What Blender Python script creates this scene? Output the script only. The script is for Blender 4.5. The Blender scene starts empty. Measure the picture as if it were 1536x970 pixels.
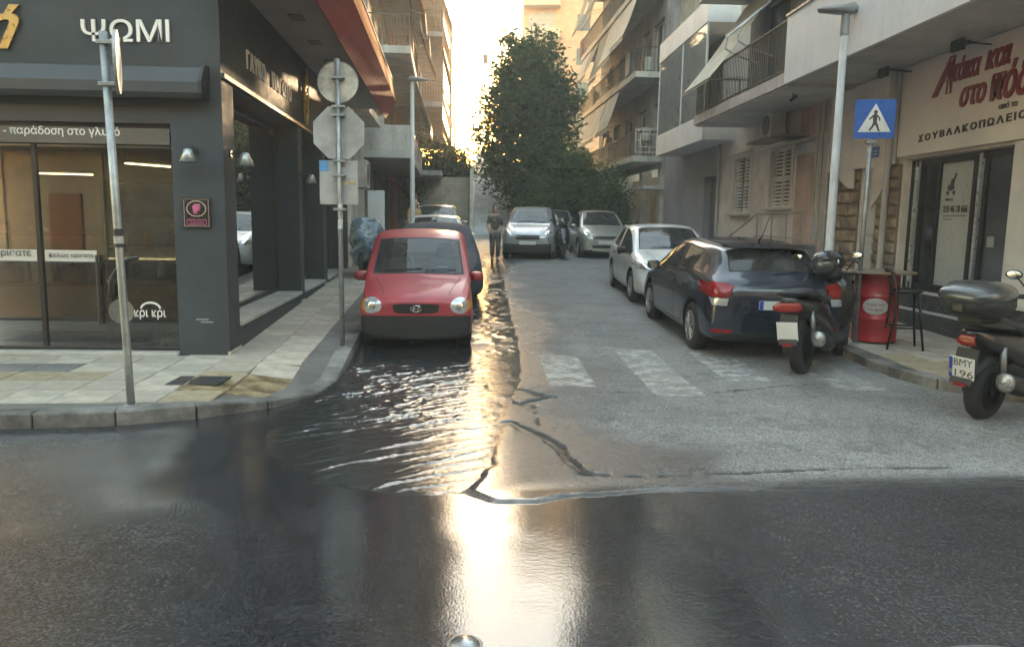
import bpy, bmesh, math, random
import numpy as np
from mathutils import Vector, Matrix, noise
from mathutils.bvhtree import BVHTree
R = math.radians
random.seed(7)
rng = np.random.default_rng(11)
scene = bpy.context.scene
col = scene.collection

# ------------------------------------------------------------------ camera
F, CAMH, HORY, VPX, ROLL = 1150.0, 1.72, 330.0, 722.0, R(0.9)
_p = math.atan((485 - HORY) / F); _y = math.atan((768 - VPX) / F)
c_f = Vector((math.sin(_y) * math.cos(_p), math.cos(_y) * math.cos(_p), -math.sin(_p)))
_r = c_f.cross(Vector((0, 0, 1))).normalized(); _u = _r.cross(c_f)
c_r = _r * math.cos(ROLL) + _u * math.sin(ROLL)
c_u = _u * math.cos(ROLL) - _r * math.sin(ROLL)
CAM = Vector((0, 0, CAMH))
cd = bpy.data.cameras.new('camera'); cam = bpy.data.objects.new('camera', cd); col.objects.link(cam)
cd.sensor_width = 36; cd.lens = F / 1536 * 36; cd.clip_start = .05; cd.clip_end = 3000
cam.matrix_world = Matrix(((c_r.x, c_u.x, -c_f.x, 0), (c_r.y, c_u.y, -c_f.y, 0), (c_r.z, c_u.z, -c_f.z, CAMH), (0, 0, 0, 1)))
scene.camera = cam

# ------------------------------------------------------------------ light
SUN_EL, SUN_AZ = R(3.7), R(4.4)          # azimuth from +Y towards +X
w = bpy.data.worlds.new('World'); scene.world = w; w.use_nodes = True
nt = w.node_tree; bg = nt.nodes['Background']; sky = nt.nodes.new('ShaderNodeTexSky')
sky.sky_type = 'NISHITA'; sky.sun_disc = False; sky.sun_elevation = SUN_EL; sky.sun_rotation = SUN_AZ
sky.air_density = 1.3; sky.dust_density = .9; sky.ozone_density = 1.0
nt.links.new(sky.outputs[0], bg.inputs[0]); bg.inputs[1].default_value = .15
sl = bpy.data.lights.new('sun', 'SUN'); sl.energy = 1.1; sl.angle = R(.6); sl.color = (1, .70, .40)
so = bpy.data.objects.new('sun', sl); col.objects.link(so)
so.rotation_euler = Vector((-math.sin(SUN_AZ) * math.cos(SUN_EL), -math.cos(SUN_AZ) * math.cos(SUN_EL), -math.sin(SUN_EL))).to_track_quat('-Z', 'Y').to_euler()
so.location = (5, 60, 40)
vs = scene.view_settings; vs.view_transform = 'Standard'; vs.look = 'None'; vs.gamma = 1; vs.use_curve_mapping = False
vs.exposure = 4.6
scene.render.engine = 'CYCLES'
scene.cycles.max_bounces = 8; scene.cycles.transparent_max_bounces = 16; scene.cycles.caustics_reflective = False; scene.cycles.caustics_refractive = False
scene.cycles.use_denoising = True; scene.cycles.sample_clamp_indirect = 8

# ------------------------------------------------------------------ positions from pixels (ground contact)
def ray(x, y):
    return (c_f * F + c_r * (x - 768) - c_u * (y - 485)).normalized()
def gz(Y):
    if Y <= 8: return 0.0
    if Y < 10: return .03 * (Y - 8) ** 2 / 4
    return .03 * (Y - 9)
def G(x, y, dz=0):
    d = ray(x, y); t = (dz - CAMH) / d.z
    if (d * t).y > 9: t = (CAMH + .27 - dz) / (.03 * d.y - d.z)
    return CAM + d * t
def onX(x, y, X): d = ray(x, y); return CAM + d * (X / d.x)
def onY(x, y, Y): d = ray(x, y); return CAM + d * (Y / d.y)

# ------------------------------------------------------------------ materials
MATS = {}
def mat(name, c, rough=.6, metal=0, var=.12, vs=2.0, bump=0, bs=60, coat=0, spec=.5, streak=0, trans=0, emis=None, es=0, c2=None, back=None):
    if name in MATS: return MATS[name]
    m = bpy.data.materials.new(name); m.use_nodes = True; n = m.node_tree.nodes; L = m.node_tree.links
    b = n['Principled BSDF']; b.inputs['Roughness'].default_value = rough; b.inputs['Metallic'].default_value = metal
    b.inputs['Coat Weight'].default_value = coat; b.inputs['Coat Roughness'].default_value = .06; b.inputs['Specular IOR Level'].default_value = spec
    tc = n.new('ShaderNodeTexCoord'); out = None
    rgb = n.new('ShaderNodeRGB'); rgb.outputs[0].default_value = (*c, 1); out = rgb.outputs[0]
    def mixn(fac, a, bcol, mode='MIX'):
        x = n.new('ShaderNodeMix'); x.data_type = 'RGBA'; x.blend_type = mode
        if isinstance(fac, float): x.inputs[0].default_value = fac
        else: L.new(fac, x.inputs[0])
        L.new(a, x.inputs[6])
        if isinstance(bcol, tuple): x.inputs[7].default_value = (*bcol, 1)
        else: L.new(bcol, x.inputs[7])
        return x.outputs[2]
    def nz(scale, det=5, vec=None, lo=.35, hi=.65, r=.6):
        t = n.new('ShaderNodeTexNoise'); t.inputs['Scale'].default_value = scale; t.inputs['Detail'].default_value = det; t.inputs['Roughness'].default_value = r
        L.new(vec or tc.outputs['Object'], t.inputs['Vector'])
        mr = n.new('ShaderNodeMapRange'); mr.inputs[1].default_value = lo; mr.inputs[2].default_value = hi
        L.new(t.outputs[0], mr.inputs[0]); return mr.outputs[0], t.outputs[0]
    if c2 is not None:
        f, _ = nz(vs * .6, 6, None, .42, .6); out = mixn(f, out, c2)
    if var > 0:
        f, _ = nz(vs); dark = tuple(max(0, x * (1 - var * 1.6)) for x in c) if c2 is None else None
        g = n.new('ShaderNodeMapRange'); g.inputs[3].default_value = 1 - var * 1.5; g.inputs[4].default_value = 1 + var
        L.new(f, g.inputs[0]); out = mixn(1.0, out, g.outputs[0], 'MULTIPLY')
        f2, _ = nz(vs * 9, 3); g2 = n.new('ShaderNodeMapRange'); g2.inputs[3].default_value = 1 - var * .6; g2.inputs[4].default_value = 1 + var * .4
        L.new(f2, g2.inputs[0]); out = mixn(1.0, out, g2.outputs[0], 'MULTIPLY')
        rr = n.new('ShaderNodeMapRange'); rr.inputs[3].default_value = max(.02, rough - .1 * min(1, rough * 3)); rr.inputs[4].default_value = min(1, rough + .1)
        L.new(f2, rr.inputs[0])
        if not coat: L.new(rr.outputs[0], b.inputs['Roughness'])
    if streak > 0:
        mp = n.new('ShaderNodeMapping'); mp.inputs['Scale'].default_value = (5, 5, .35); L.new(tc.outputs['Object'], mp.inputs[0])
        f, _ = nz(1.5, 6, mp.outputs[0], .5, .72); k = n.new('ShaderNodeMath'); k.operation = 'MULTIPLY'; k.inputs[1].default_value = streak; L.new(f, k.inputs[0])
        out = mixn(k.outputs[0], out, tuple(x * .35 for x in c))
    if back is not None:
        ge = n.new('ShaderNodeNewGeometry'); out = mixn(ge.outputs['Backfacing'], out, back)
    L.new(out, b.inputs['Base Color'])
    if bump > 0:
        _, f = nz(bs, 4); bp = n.new('ShaderNodeBump'); bp.inputs['Strength'].default_value = bump; bp.inputs['Distance'].default_value = .02
        L.new(f, bp.inputs['Height']); L.new(bp.outputs[0], b.inputs['Normal'])
    if emis: b.inputs['Emission Color'].default_value = (*emis, 1); b.inputs['Emission Strength'].default_value = es
    if trans: b.inputs['Transmission Weight'].default_value = trans
    MATS[name] = m; return m

def glass(name, tint=(.8, .85, .85), ior=1.5, rough=.01, dirt=.0):
    if name in MATS: return MATS[name]
    m = bpy.data.materials.new(name); m.use_nodes = True; n = m.node_tree.nodes; L = m.node_tree.links
    n.remove(n['Principled BSDF']); o = n['Material Output']
    tr = n.new('ShaderNodeBsdfTransparent'); tr.inputs[0].default_value = (*tint, 1)
    gl = n.new('ShaderNodeBsdfGlossy'); gl.inputs['Roughness'].default_value = rough
    fr = n.new('ShaderNodeFresnel'); fr.inputs[0].default_value = ior
    mx = n.new('ShaderNodeMixShader'); L.new(fr.outputs[0], mx.inputs[0]); L.new(tr.outputs[0], mx.inputs[1]); L.new(gl.outputs[0], mx.inputs[2])
    last = mx.outputs[0]
    if dirt:
        df = n.new('ShaderNodeBsdfDiffuse'); df.inputs[0].default_value = (.45, .45, .43, 1)
        t = n.new('ShaderNodeTexNoise'); t.inputs['Scale'].default_value = 3; tc = n.new('ShaderNodeTexCoord'); L.new(tc.outputs['Object'], t.inputs[0])
        k = n.new('ShaderNodeMath'); k.operation = 'MULTIPLY'; k.inputs[1].default_value = dirt * .5; k.operation = 'MULTIPLY_ADD'; k.inputs[2].default_value = dirt * .75; L.new(t.outputs[0], k.inputs[0])
        m2 = n.new('ShaderNodeMixShader'); L.new(k.outputs[0], m2.inputs[0]); L.new(last, m2.inputs[1]); L.new(df.outputs[0], m2.inputs[2]); last = m2.outputs[0]
    L.new(last, o.inputs[0]); MATS[name] = m; return m

def leafmat(name, c, c2):
    if name in MATS: return MATS[name]
    m = bpy.data.materials.new(name); m.use_nodes = True; n = m.node_tree.nodes; L = m.node_tree.links
    n.remove(n['Principled BSDF']); o = n['Material Output']
    ge = n.new('ShaderNodeNewGeometry'); mx = n.new('ShaderNodeMix'); mx.data_type = 'RGBA'
    L.new(ge.outputs['Random Per Island'], mx.inputs[0]); mx.inputs[6].default_value = (*c, 1); mx.inputs[7].default_value = (*c2, 1)
    d = n.new('ShaderNodeBsdfDiffuse'); t = n.new('ShaderNodeBsdfTranslucent'); L.new(mx.outputs[2], d.inputs[0]); L.new(mx.outputs[2], t.inputs[0])
    s = n.new('ShaderNodeMixShader'); s.inputs[0].default_value = .35; L.new(d.outputs[0], s.inputs[1]); L.new(t.outputs[0], s.inputs[2])
    L.new(s.outputs[0], o.inputs[0]); MATS[name] = m; return m

# ------------------------------------------------------------------ mesh helpers
class MB:
    def __init__(s, M=None): s.v = []; s.f = []; s.m = []; s.M = M; s.cur = 0
    def add(s, vs, fs):
        o = len(s.v)
        for p in vs:
            p = Vector(p); s.v.append(s.M @ p if s.M else p)
        for f in fs: s.f.append([i + o for i in f]); s.m.append(s.cur)
        return s
    def box(s, x0, x1, y0, y1, z0, z1):
        return s.add([(x0, y0, z0), (x1, y0, z0), (x1, y1, z0), (x0, y1, z0), (x0, y0, z1), (x1, y0, z1), (x1, y1, z1), (x0, y1, z1)],
                     [(0, 3, 2, 1), (4, 5, 6, 7), (0, 1, 5, 4), (1, 2, 6, 5), (2, 3, 7, 6), (3, 0, 4, 7)])
    def tube(s, pts, r, n=8, cap=True):
        pts = [Vector(p) for p in pts]; N = len(pts)
        rs = r if isinstance(r, (list, tuple)) else [r] * N
        vs = []; prev = None
        for i, p in enumerate(pts):
            t = (pts[min(i + 1, N - 1)] - pts[max(i - 1, 0)]).normalized()
            a = prev if prev is not None else (Vector((0, 0, 1)) if abs(t.z) < .9 else Vector((1, 0, 0)))
            b = t.cross(a).normalized(); a = b.cross(t).normalized(); prev = a
            for k in range(n):
                q = 2 * math.pi * k / n; vs.append(p + (a * math.cos(q) + b * math.sin(q)) * rs[i])
        fs = []
        for i in range(N - 1):
            for k in range(n):
                fs.append((i * n + k, i * n + (k + 1) % n, (i + 1) * n + (k + 1) % n, (i + 1) * n + k))
        if cap: fs.append(tuple(range(n))[::-1]); fs.append(tuple(range((N - 1) * n, N * n)))
        return s.add(vs, fs)
    def lathe(s, prof, n=24, o=(0, 0, 0), axis='z'):
        vs = []; o = Vector(o)
        for r, z in prof:
            for k in range(n):
                q = 2 * math.pi * k / n; a, b = r * math.cos(q), r * math.sin(q)
                vs.append(o + Vector((a, b, z) if axis == 'z' else ((z, a, b) if axis == 'x' else (a, z, b))))
        fs = []
        for i in range(len(prof) - 1):
            for k in range(n): fs.append((i * n + k, i * n + (k + 1) % n, (i + 1) * n + (k + 1) % n, (i + 1) * n + k))
        if prof[0][0] > 1e-4: fs.append(tuple(range(n))[::-1])
        if prof[-1][0] > 1e-4: fs.append(tuple(range((len(prof) - 1) * n, len(prof) * n)))
        return s.add(vs, fs)
    def prism(s, pts, z0, z1):
        n = len(pts)
        return s.add([(x, y, z0) for x, y in pts] + [(x, y, z1) for x, y in pts],
                     [tuple(range(n))[::-1], tuple(range(n, 2 * n))] + [(i, (i + 1) % n, n + (i + 1) % n, n + i) for i in range(n)])
    def extr(s, prof, u0, u1):          # profile (o,z) swept along local u
        n = len(prof)
        return s.add([(u0, a, b) for a, b in prof] + [(u1, a, b) for a, b in prof],
                     [tuple(range(n))[::-1], tuple(range(n, 2 * n))] + [(i, (i + 1) % n, n + (i + 1) % n, n + i) for i in range(n)])
    def ell(s, c, rx, ry, rz, nu=14, nv=9):
        c = Vector(c); vs = [c + Vector((0, 0, -rz))]; fs = []
        for j in range(1, nv):
            a = -math.pi / 2 + math.pi * j / nv
            for i in range(nu):
                q = 2 * math.pi * i / nu; vs.append(c + Vector((rx * math.cos(a) * math.cos(q), ry * math.cos(a) * math.sin(q), rz * math.sin(a))))
        vs.append(c + Vector((0, 0, rz))); top = len(vs) - 1
        for i in range(nu): fs.append((0, 1 + (i + 1) % nu, 1 + i)); fs.append((top, 1 + (nv - 2) * nu + i, 1 + (nv - 2) * nu + (i + 1) % nu))
        for j in range(nv - 2):
            for i in range(nu): fs.append((1 + j * nu + i, 1 + j * nu + (i + 1) % nu, 1 + (j + 1) * nu + (i + 1) % nu, 1 + (j + 1) * nu + i))
        return s.add(vs, fs)
    def loft(s, secs, n=16):            # secs: (x, yc, zc, hw, hh, expo[, dx_top])
        vs = []; fs = []
        for sc in secs:
            x, yc, zc, hw, hh, e = sc[:6]; sh = sc[6] if len(sc) > 6 else 0
            for k in range(n):
                q = 2 * math.pi * k / n; c, d = math.cos(q), math.sin(q)
                yy = hw * math.copysign(abs(c) ** (2 / e), c); zz = hh * math.copysign(abs(d) ** (2 / e), d)
                vs.append((x + sh * zz / max(hh, 1e-5), yc + yy, zc + zz))
        m = len(secs)
        for i in range(m - 1):
            for k in range(n): fs.append((i * n + k, i * n + (k + 1) % n, (i + 1) * n + (k + 1) % n, (i + 1) * n + k))
        fs.append(tuple(range(n))[::-1]); fs.append(tuple(range((m - 1) * n, m * n)))
        return s.add(vs, fs)
    def holes(s, u0, u1, z0, z1, hs, depth=.2, o=0.0, top=True):   # wall face with openings, reveals going back
        us = sorted({u0, u1, *[h[0] for h in hs], *[h[1] for h in hs]}); zs = sorted({z0, z1, *[h[2] for h in hs], *[h[3] for h in hs]})
        us = [x for x in us if u0 <= x <= u1]; zs = [x for x in zs if z0 <= x <= z1]
        for i in range(len(us) - 1):
            for j in range(len(zs) - 1):
                a, b, c, d = us[i], us[i + 1], zs[j], zs[j + 1]; mu, mz = (a + b) / 2, (c + d) / 2
                if any(h[0] < mu < h[1] and h[2] < mz < h[3] for h in hs): continue
                s.add([(a, o, c), (b, o, c), (b, o, d), (a, o, d)], [(0, 1, 2, 3)])
        for a, b, c, d in hs:
            q = o - depth
            s.add([(a, o, c), (b, o, c), (b, o, d), (a, o, d), (a, q, c), (b, q, c), (b, q, d), (a, q, d)], [(0, 4, 5, 1), (1, 5, 6, 2), (2, 6, 7, 3), (3, 7, 4, 0)])
        return s

def wm(o):
    return ((wm(o.parent) @ o.matrix_parent_inverse) if o.parent else Matrix()) @ o.matrix_basis
def tag(o, label=None, cat=None, group=None, kind=None):
    if label: o['label'] = label
    if cat: o['category'] = cat
    if group: o['group'] = group
    if kind: o['kind'] = kind
    return o
def setpar(o, parent, local=False):
    o.parent = parent
    if not local: o.matrix_parent_inverse = wm(parent).inverted()
def link(name, me, parent=None, local=False, **kw):
    o = bpy.data.objects.new(name, me); col.objects.link(o)
    if parent: setpar(o, parent, local)
    return tag(o, **kw)
def mesh(name, mb, mats, smooth=False):
    me = bpy.data.meshes.new(name); me.from_pydata([tuple(p) for p in mb.v], [], mb.f)
    for m in (mats if isinstance(mats, list) else ([mats] if mats else [])): me.materials.append(m)
    if len(me.materials) > 1: me.polygons.foreach_set('material_index', mb.m)
    if smooth: me.polygons.foreach_set('use_smooth', [True] * len(me.polygons))
    me.update(); return me
def mk(name, mb, mats, parent=None, smooth=False, bevel=0, local=False, angle=None, sub=0, fixn=False, **kw):
    me = mesh(name, mb, mats, smooth or bool(angle))
    if fixn: bm = bmesh.new(); bm.from_mesh(me); bmesh.ops.recalc_face_normals(bm, faces=bm.faces); bm.to_mesh(me); bm.free()
    o = link(name, me, parent, local, **kw)
    if angle: me.set_sharp_from_angle(angle=R(angle))
    if bevel:
        b = o.modifiers.new('b', 'BEVEL'); b.width = bevel; b.segments = 2; b.limit_method = 'ANGLE'; b.angle_limit = R(40)
    if sub:
        b = o.modifiers.new('s', 'SUBSURF'); b.levels = sub; b.render_levels = sub
    return o
def empty(name, loc=(0, 0, 0), rz=0, **kw):
    o = bpy.data.objects.new(name, None); col.objects.link(o); o.location = loc; o.rotation_euler = (0, 0, rz); o.empty_display_size = .1
    return tag(o, **kw)
def frame(org, u, o):
    u = Vector(u).normalized(); o = Vector(o).normalized(); org = Vector(org)
    return Matrix(((u.x, o.x, 0, org.x), (u.y, o.y, 0, org.y), (u.z, o.z, 1, org.z), (0, 0, 0, 1)))
def tframe(org, xd, yd=(0, 0, 1)):      # text plane: x reading direction, y up, z towards the reader
    xd = Vector(xd).normalized(); yd = Vector(yd).normalized(); z = xd.cross(yd); org = Vector(org)
    return Matrix(((xd.x, yd.x, z.x, org.x), (xd.y, yd.y, z.y, org.y), (xd.z, yd.z, z.z, org.z), (0, 0, 0, 1)))
def evalmesh(o):
    dg = bpy.context.evaluated_depsgraph_get(); return bpy.data.meshes.new_from_object(o.evaluated_get(dg))
def textmesh(s, size, extrude=.004, bold=0, shear=0, sx=1):
    cu = bpy.data.curves.new('t', 'FONT'); cu.body = s; cu.size = size; cu.extrude = extrude; cu.offset = bold; cu.shear = shear; cu.resolution_u = 3
    o = bpy.data.objects.new('t', cu); col.objects.link(o); me = evalmesh(o); bpy.data.objects.remove(o); bpy.data.curves.remove(cu)
    if sx != 1:
        for v in me.vertices: v.co.x *= sx
    return me
def text(name, s, size, M, m, parent, extrude=.004, bold=0, shear=0, width=None, height=None, each=False, gap=.12, **kw):
    """flat lettering, fitted to width/height (metres) with its lower left corner at M's origin"""
    parts = []; x = 0
    for ch in (list(s) if each else [s]):
        if ch == ' ': x += size * .35; continue
        me = textmesh(ch, size, extrude, bold, shear)
        xs = [v.co.x for v in me.vertices]; x0 = min(xs)
        if each:
            for v in me.vertices: v.co.x += x - x0
            x += max(xs) - x0 + size * gap
        parts.append(me)
    allx = [v.co.x for me in parts for v in me.vertices]; ally = [v.co.y for me in parts for v in me.vertices]
    kx = width / (max(allx) - min(allx)) if width else 1; ky = height / (max(ally) - min(ally)) if height else (kx if width else 1)
    ox, oy = min(allx), min(ally); res = []
    for me in parts:
        for v in me.vertices: v.co = M @ Vector(((v.co.x - ox) * kx, (v.co.y - oy) * ky, v.co.z))
        me.materials.clear(); me.materials.append(m); res.append(link(name, me, parent, **kw))
    return res
def copytree(o, parent=None):
    c = o.copy(); col.objects.link(c)
    if parent: c.parent = parent; c.matrix_parent_inverse = o.matrix_parent_inverse
    for ch in list(o.children): copytree(ch, c)
    return c
# ================================================================== ground, road, pavements, water
def smooth(a, b, x): t = np.clip((x - a) / (b - a), 0, 1); return t * t * (3 - 2 * t)
def vnoise(X, Y, sc, seed=0):          # value noise on arrays
    x = X * sc + seed * 17.3; y = Y * sc + seed * 9.1; xi = np.floor(x).astype(int); yi = np.floor(y).astype(int); fx = x - xi; fy = y - yi
    fx = fx * fx * (3 - 2 * fx); fy = fy * fy * (3 - 2 * fy)
    def h(a, b): return ((np.sin(a * 127.1 + b * 311.7 + seed) * 43758.5453) % 1.0)
    return (h(xi, yi) * (1 - fx) + h(xi + 1, yi) * fx) * (1 - fy) + (h(xi, yi + 1) * (1 - fx) + h(xi + 1, yi + 1) * fx) * fy
def fbm(X, Y, sc, seed=0, o=4): return sum(vnoise(X, Y, sc * 2 ** i, seed + i) / 2 ** (i + 1) for i in range(o))
def gza(Y): return np.where(Y <= 8, 0, np.where(Y < 10, .03 * (Y - 8) ** 2 / 4, .03 * (np.minimum(Y, 44) - 9)))
def pdist(X, Y, pts):
    d = np.full(X.shape, 9e9)
    for (x0, y0), (x1, y1) in zip(pts[:-1], pts[1:]):
        dx, dy = x1 - x0, y1 - y0; t = np.clip(((X - x0) * dx + (Y - y0) * dy) / (dx * dx + dy * dy + 1e-9), 0, 1)
        d = np.minimum(d, np.hypot(X - x0 - t * dx, Y - y0 - t * dy))
    return d
def gp(*px): return [(G(x, y).x, G(x, y).y) for x, y in px]
EDGE = gp((702, 742), (745, 757), (800, 757), (850, 749), (960, 742), (1100, 737), (1250, 733), (1400, 730), (1536, 726), (1800, 722))
CR1 = gp((738, 640), (765, 634), (792, 648), (815, 655), (838, 670), (852, 690), (880, 711), (930, 716), (990, 716), (1100, 712), (1250, 705), (1420, 702))
CR1F = gp((738, 640), (765, 634), (792, 648), (815, 655), (838, 670), (852, 690), (880, 711))
CR2 = gp((735, 578), (752, 582), (790, 588), (815, 596), (830, 597)); CR3 = gp((738, 603), (760, 600), (775, 610), (800, 602), (825, 597))
CR4 = gp((1075, 590), (1120, 586), (1180, 579), (1260, 577)); CR5 = gp((800, 610), (808, 640)); CR6 = gp((840, 590), (1000, 590), (1130, 585))
def edge_y(X):
    xs = np.array([p[0] for p in EDGE]); ys = np.array([p[1] for p in EDGE]); return np.interp(X, xs, ys)
def slab(X, Y):                        # resurfaced side street lies a little over the main road
    n = (fbm(X, Y, 6, 3) - .5) * .10
    left = np.interp(Y, [4, 4.7, 5.2, 6, 7, 8, 9.5, 12, 30], [-.15, -.1, .06, .12, .22, .42, .5, .5, .55])
    return smooth(0, .035, Y - edge_y(X) + n * .9 + (fbm(X, Y, 1.5, 13) - .5) * .12) * smooth(-.02, .06, X - left + n)
def roadz(X, Y):
    z = gza(Y) + .014 * slab(X, Y) + (fbm(X, Y, .8, 5) - .5) * .012
    jag = (fbm(X, Y, 9, 8) - .5) * .075
    for P, wd, dp in ((CR1F, .05, .032), (CR1, .013, .014), (CR2, .040, .028), (CR3, .045, .028), (CR4, .013, .016), (CR5, .010, .012), (CR6, .007, .009)):
        z = z - dp * (1 - smooth(wd * .5, wd * 1.1, pdist(X, Y, P) + jag))
    return z
def crack_shadef(X, Y):
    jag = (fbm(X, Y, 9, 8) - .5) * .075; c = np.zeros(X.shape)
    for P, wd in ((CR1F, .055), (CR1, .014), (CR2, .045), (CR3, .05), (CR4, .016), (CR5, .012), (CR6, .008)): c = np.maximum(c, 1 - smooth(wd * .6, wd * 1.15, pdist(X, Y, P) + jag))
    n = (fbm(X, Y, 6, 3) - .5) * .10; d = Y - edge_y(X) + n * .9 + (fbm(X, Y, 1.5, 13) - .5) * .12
    e = smooth(-.02, -.005, d) * (1 - smooth(.03, .05, d)) * smooth(-.25, -.1, X) * (.55 + .45 * smooth(.4, .55, fbm(X, Y, 2.2, 77)))  # shadow line painted along the slab's front step, joined to the real cracks
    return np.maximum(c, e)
def grid_obj(name, xs, ys, zf, m, attr=None, **kw):
    X, Y = np.meshgrid(xs, ys); Z = zf(X, Y); nx, ny = len(xs), len(ys)
    me = bpy.data.meshes.new(name); V = np.stack([X, Y, Z], -1).reshape(-1, 3)
    i = np.arange(nx * ny).reshape(ny, nx); Q = np.stack([i[:-1, :-1], i[:-1, 1:], i[1:, 1:], i[1:, :-1]], -1).reshape(-1, 4)
    me.vertices.add(len(V)); me.vertices.foreach_set('co', V.ravel()); me.loops.add(Q.size); me.loops.foreach_set('vertex_index', Q.ravel())
    me.polygons.add(len(Q)); me.polygons.foreach_set('loop_start', np.arange(0, Q.size, 4)); me.polygons.foreach_set('loop_total', np.full(len(Q), 4))
    me.polygons.foreach_set('use_smooth', np.ones(len(Q), bool)); me.update(calc_edges=True)
    if attr:
        for k, fn in attr.items():
            a = me.attributes.new(k, 'FLOAT', 'POINT'); a.data.foreach_set('value', fn(X, Y).ravel().astype(np.float32))
    me.materials.append(m); return link(name, me, **kw)
def wetf(X, Y):                        # 1 = standing film, 0 = dry
    n = (fbm(X, Y, 1.1, 21) - .5); n2 = (fbm(X, Y, 5, 25) - .5)
    left = np.interp(Y, [4.4, 5, 6, 7.2, 9, 11, 30], [1.4, 1.3, 1.0, .75, .75, .7, .75])
    dry = smooth(-.05, .3, Y - edge_y(X) + n * .12) * smooth(-.45, .75, X - left + n * 1.2 + n2 * .5)
    dryl = smooth(5.2, 6.4, Y + n) * smooth(-1.7, -3.4, X) * .35
    return np.clip(1 - np.maximum(dry, dryl), 0, 1)

def filmf(X, Y):
    n = (fbm(X, Y, .9, 91) - .5) * .5
    return (1 - smooth(.45, 2.6, np.abs(X - .12 + n * .6) + n * .8)) * (1 - smooth(4.6, 5.0, Y)) + 0 * X
def filmf(X, Y, f0=filmf):
    n = (fbm(X, Y, 1.4, 95) - .5)
    g = smooth(-3.4, -1.9, X + n * 1.2) * (1 - smooth(0, .4, X)) * smooth(3.6, 4.6, Y + n) * (1 - smooth(9.5, 10.5, Y)) * .85
    return np.maximum(f0(X, Y), g)
def road_material():
    m = bpy.data.materials.new('asphalt'); m.use_nodes = True; n = m.node_tree.nodes; L = m.node_tree.links; b = n['Principled BSDF']
    at = n.new('ShaderNodeAttribute'); at.attribute_name = 'wet'; sl_ = n.new('ShaderNodeAttribute'); sl_.attribute_name = 'slab'; fm_ = n.new('ShaderNodeAttribute'); fm_.attribute_name = 'film'; ck_ = n.new('ShaderNodeAttribute'); ck_.attribute_name = 'crack_edge_shade'
    ge = n.new('ShaderNodeNewGeometry'); P = ge.outputs['Position']
    def noise_(s, d=4, r=.6):
        t = n.new('ShaderNodeTexNoise'); t.inputs['Scale'].default_value = s; t.inputs['Detail'].default_value = d; t.inputs['Roughness'].default_value = r; L.new(P, t.inputs['Vector']); return t.outputs[0]
    def mr(x, a, b_, c, d):
        t = n.new('ShaderNodeMapRange'); L.new(x, t.inputs[0]); [setattr(t.inputs[i + 1], 'default_value', v) for i, v in enumerate((a, b_, c, d))]; return t.outputs[0]
    def mix(f, a, c, mode='MIX'):
        t = n.new('ShaderNodeMix'); t.data_type = 'RGBA'; t.blend_type = mode
        for i, v in ((0, f), (6, a), (7, c)):
            if isinstance(v, (int, float)): t.inputs[i].default_value = v
            elif isinstance(v, tuple): t.inputs[i].default_value = (*v, 1)
            else: L.new(v, t.inputs[i])
        return t.outputs[2]
    def math_(op, a, c):
        t = n.new('ShaderNodeMath'); t.operation = op
        for i, v in ((0, a), (1, c)):
            if isinstance(v, (int, float)): t.inputs[i].default_value = v
            else: L.new(v, t.inputs[i])
        return t.outputs[0]
    vo = n.new('ShaderNodeTexVoronoi'); vo.inputs['Scale'].default_value = 85; L.new(P, vo.inputs['Vector'])
    vc = n.new('ShaderNodeSeparateColor'); L.new(vo.outputs['Color'], vc.inputs[0])
    big = noise_(.9, 5); mid = noise_(7, 5, .7); fine = noise_(160, 3, .7)
    base = mix(sl_.outputs['Fac'], (.085, .085, .087), (.165, .162, .154))
    base = mix(1.0, base, mr(big, .3, .7, .72, 1.25), 'MULTIPLY'); base = mix(1.0, base, mr(mid, .3, .7, .78, 1.2), 'MULTIPLY')
    base = mix(1.0, base, mr(vc.outputs[0], 0, 1, .5, 1.7), 'MULTIPLY')
    base = mix(mr(noise_(2.2, 6, .65), .58, .66, 0, .5), base, (.05, .05, .05))
    wet = at.outputs['Fac']
    col_ = mix(mr(wet, 0, .6, 0, 1), base, mix(1.0, base, (.32, .32, .34), 'MULTIPLY'))
    col_ = mix(math_('MULTIPLY', mr(vc.outputs[1], .84, .98, 0, .28), mr(fm_.outputs['Fac'], 0, .9, 1, .05)), col_, (.12, .118, .112))
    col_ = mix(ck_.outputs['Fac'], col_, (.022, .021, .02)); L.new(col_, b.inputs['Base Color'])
    ms_ = n.new('ShaderNodeMapping'); ms_.inputs['Scale'].default_value = (.35, 1.6, 1); L.new(P, ms_.inputs[0]); tt_ = n.new('ShaderNodeTexNoise'); tt_.inputs['Scale'].default_value = 1.3; tt_.inputs['Detail'].default_value = 4; L.new(ms_.outputs[0], tt_.inputs['Vector'])
    ro = math_('ADD', math_('ADD', mr(wet, .1, .9, .8, .12), mr(mid, .35, .7, -.06, .10)), mr(tt_.outputs[0], .4, .65, -.03, .12)); ro = math_('MAXIMUM', math_('MULTIPLY', ro, mr(fm_.outputs['Fac'], 0, 1, 1, .22)), mr(ck_.outputs['Fac'], 0, 1, 0, .75)); L.new(ro, b.inputs['Roughness'])
    b.inputs['IOR'].default_value = 1.58
    hgt = math_('ADD', math_('MULTIPLY', vo.outputs['Distance'], -.9), math_('MULTIPLY', fine, .8))
    bp = n.new('ShaderNodeBump'); bp.inputs['Distance'].default_value = .0055; L.new(hgt, bp.inputs['Height']); L.new(math_('MULTIPLY', mr(wet, 0, 1, .8, .62), mr(fm_.outputs['Fac'], 0, .9, 1, .06)), bp.inputs['Strength'])
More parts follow.
